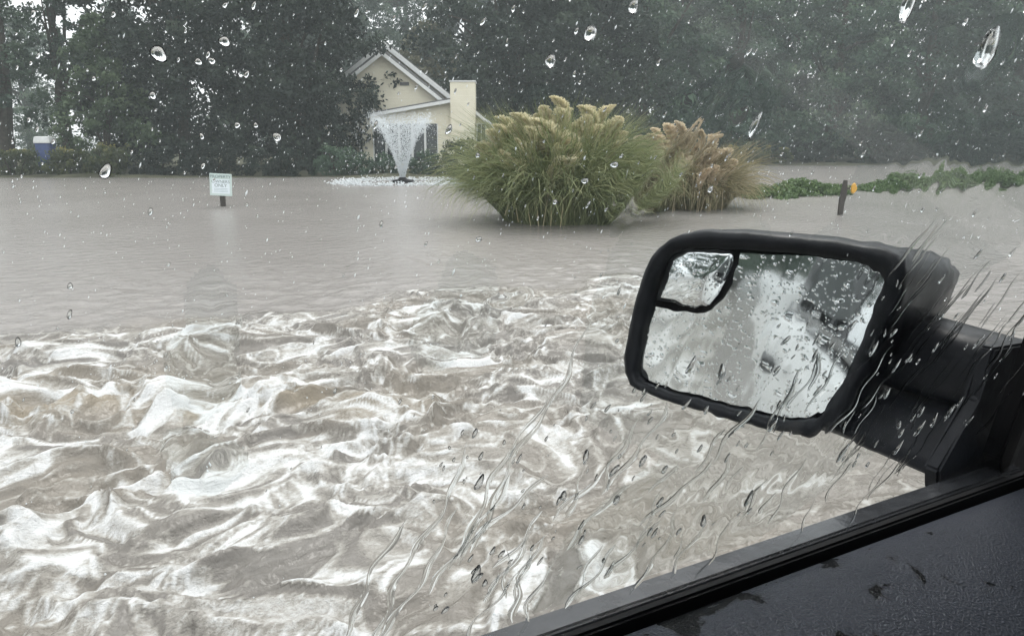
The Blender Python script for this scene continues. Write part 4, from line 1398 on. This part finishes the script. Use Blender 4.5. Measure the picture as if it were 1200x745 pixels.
    for px, py, L in ((700, 380, .12), (640, 470, .10), (560, 520, .11), (545, 600, .08), (480, 610, .08), (600, 560, .05)):
        rivulet(px, py, L, .002, ANG + r.normal() * .04, .10)
    A2.out('rivulets', False)
    # thicker sheets of water that smear what lies behind them: one height field over the pane
    du = .0011
    gu = np.arange(-.24, .56, du); gv = np.arange(.006, .46, du)
    GU, GV = np.meshgrid(gu, gv, indexing='ij')
    FH = np.zeros_like(GU)
    rf1, rf2 = Field(.030, .045, size=.8, n=512, seed=201), Field(.011, .016, size=.8, n=512, seed=202)
    ripple = .65 * rf1(GU, GV) + .35 * rf2(GU, GV)
    def sheet(px, py, rx, ry, ang, h, rip=.35):
        u, v = to_uv(px, py)
        sc = on_glass(px, py).length / FPX
        du_, dv_ = GU - u, GV - v
        x = (du_ * math.cos(ang) + dv_ * math.sin(ang)) / (rx * sc)
        y = (-du_ * math.sin(ang) + dv_ * math.cos(ang)) / (ry * sc)
        an = np.arctan2(y, x)
        ph = r.random(3) * 7
        w_ = 1 + .16 * np.sin(2 * an + ph[0]) + .12 * np.sin(3 * an + ph[1]) + .07 * np.sin(5 * an + ph[2])
        q_ = np.sqrt(x * x + y * y) / w_
        e_ = np.clip(1 - q_ * q_, 0, 1) ** 1.8
        np.add(FH, h * e_ * np.clip(1 + rip * ripple, .05, 3), out=FH)
    sheet(242, 420, 40, 90, .0, .00016, .2)
    sheet(238, 545, 36, 52, .1, .00018, .2)
    sheet(250, 350, 24, 36, .0, .00008, .2)
    sheet(800, 185, 24, 105, -.62, .0003, .3)
    sheet(745, 215, 60, 60, .2, .00022, .3)
    sheet(860, 120, 80, 60, .4, .0002)
    sheet(1168, 62, 30, 40, -.4, .0005, .8)
    sheet(600, 352, 30, 14, .0, .00012)
    sheet(540, 370, 50, 90, -.1, .0001, .25)
    sheet(1100, 260, 160, 150, .2, .00014, .35)
    sheet(880, 400, 230, 190, .2, .00012, .35)
    sheet(860, 590, 300, 120, .5, .00018, .4)
    sheet(640, 180, 110, 80, 0, .00012, .3)
    FH = np.minimum(FH, .0012)
    keep = FH > 4e-6
    cell = keep[:-1, :-1] | keep[1:, :-1] | keep[1:, 1:] | keep[:-1, 1:]
    nu_, nv_ = GU.shape
    base3 = np.array(gp0 + O0) + GU[..., None] * np.array(ua) + GV[..., None] * np.array(ub)
    top = base3 + np.maximum(FH, 0)[..., None] * np.array(gn); top[..., 2] += Z
    bot = base3 - .00002 * np.array(gn); bot[..., 2] += Z
    idx = np.arange(nu_ * nv_).reshape(nu_, nv_)
    ci, cj = np.nonzero(cell)
    Fa = np.stack([idx[ci, cj], idx[ci + 1, cj], idx[ci + 1, cj + 1], idx[ci, cj + 1]], 1)
    flip = ua.cross(ub).dot(gn) < 0
    Ft = Fa[:, ::-1] if flip else Fa
    Fb = (Fa if flip else Fa[:, ::-1]) + nu_ * nv_
    Fall = np.concatenate([Ft, Fb]); Vall = np.concatenate([top.reshape(-1, 3), bot.reshape(-1, 3)])
    used, inv = np.unique(Fall, return_inverse=True)
    link('water_film', mesh_np('water_film', Vall[used], inv.reshape(-1, 4), True), pane, rain_m, 'stuff')
    tag(TR, 'white pickup truck around the camera with rain-streaked window and black side mirror', 'pickup truck')
make_truck()

# ------------------------------------------------------------------ falling rain
def make_rain():
    r = np.random.default_rng(55)
    n = 3800
    D = 1.6 + 16 * r.random(n) ** .8
    px = r.random(n) * 1300 - 50; py = r.random(n) * 420 - 40
    P = []
    for i in range(n):
        p = at_y(px[i], py[i], D[i])
        if p.z < .15 or p.dot(TN) < 1.0: continue
        P.append(p)
    P = np.array([tuple(p) for p in P])
    n = len(P)
    s = (.0014 + .0022 * r.random(n) ** 2) * np.clip(P[:, 1] / 5.5, .8, 2.2)
    ax = np.array([.42, .05, 1.0]); ax /= np.linalg.norm(ax)
    sd = np.cross(ax, [0, 1, 0]); sd /= np.linalg.norm(sd); up = np.cross(ax, sd)
    k = 6
    ring = [np.cos(2 * np.pi * i / k) * sd + np.sin(2 * np.pi * i / k) * up for i in range(k)]
    L = 1.6 + 2.6 * r.random(n)
    V = [P + ax * (s * L)[:, None]] + [P + ring[i] * s[:, None] for i in range(k)] + [P - ax * (s * L)[:, None]]
    V = np.stack(V, 1).reshape(-1, 3)
    F = []
    for i in range(k):
        j = (i + 1) % k
        F += [[0, 1 + i, 1 + j], [k + 1, 1 + j, 1 + i]]
    F = (np.array(F)[None] + (np.arange(n) * (k + 2))[:, None, None]).reshape(-1, 3)
    me = mesh_np('falling_rain', V, F, True, 3)
    tag(link('falling_rain', me, None, M['spray'], 'stuff'), 'falling raindrops between the truck and the far shore', 'rain')
make_rain()

# ------------------------------------------------------------------ rain haze
def make_haze():
    bm = bmesh.new()
    box_bm(bm, -146, 146, -146, 146, -3.2, 26.5)
    t = NT('haze')
    pv = t.n('VolumePrincipled')
    pv.inputs['Color'].default_value = c4(.82, .90, .91)
    pv.inputs['Density'].default_value = .0017
    pv.inputs['Anisotropy'].default_value = .0
    t.t.links.new(pv.outputs[0], t.out.inputs['Volume'])
    o = bm_obj('haze', bm, t.m)
    o.display_type = 'WIRE'
    tag(o, 'pale grey rain haze filling the air', 'haze', None, 'stuff')
make_haze()
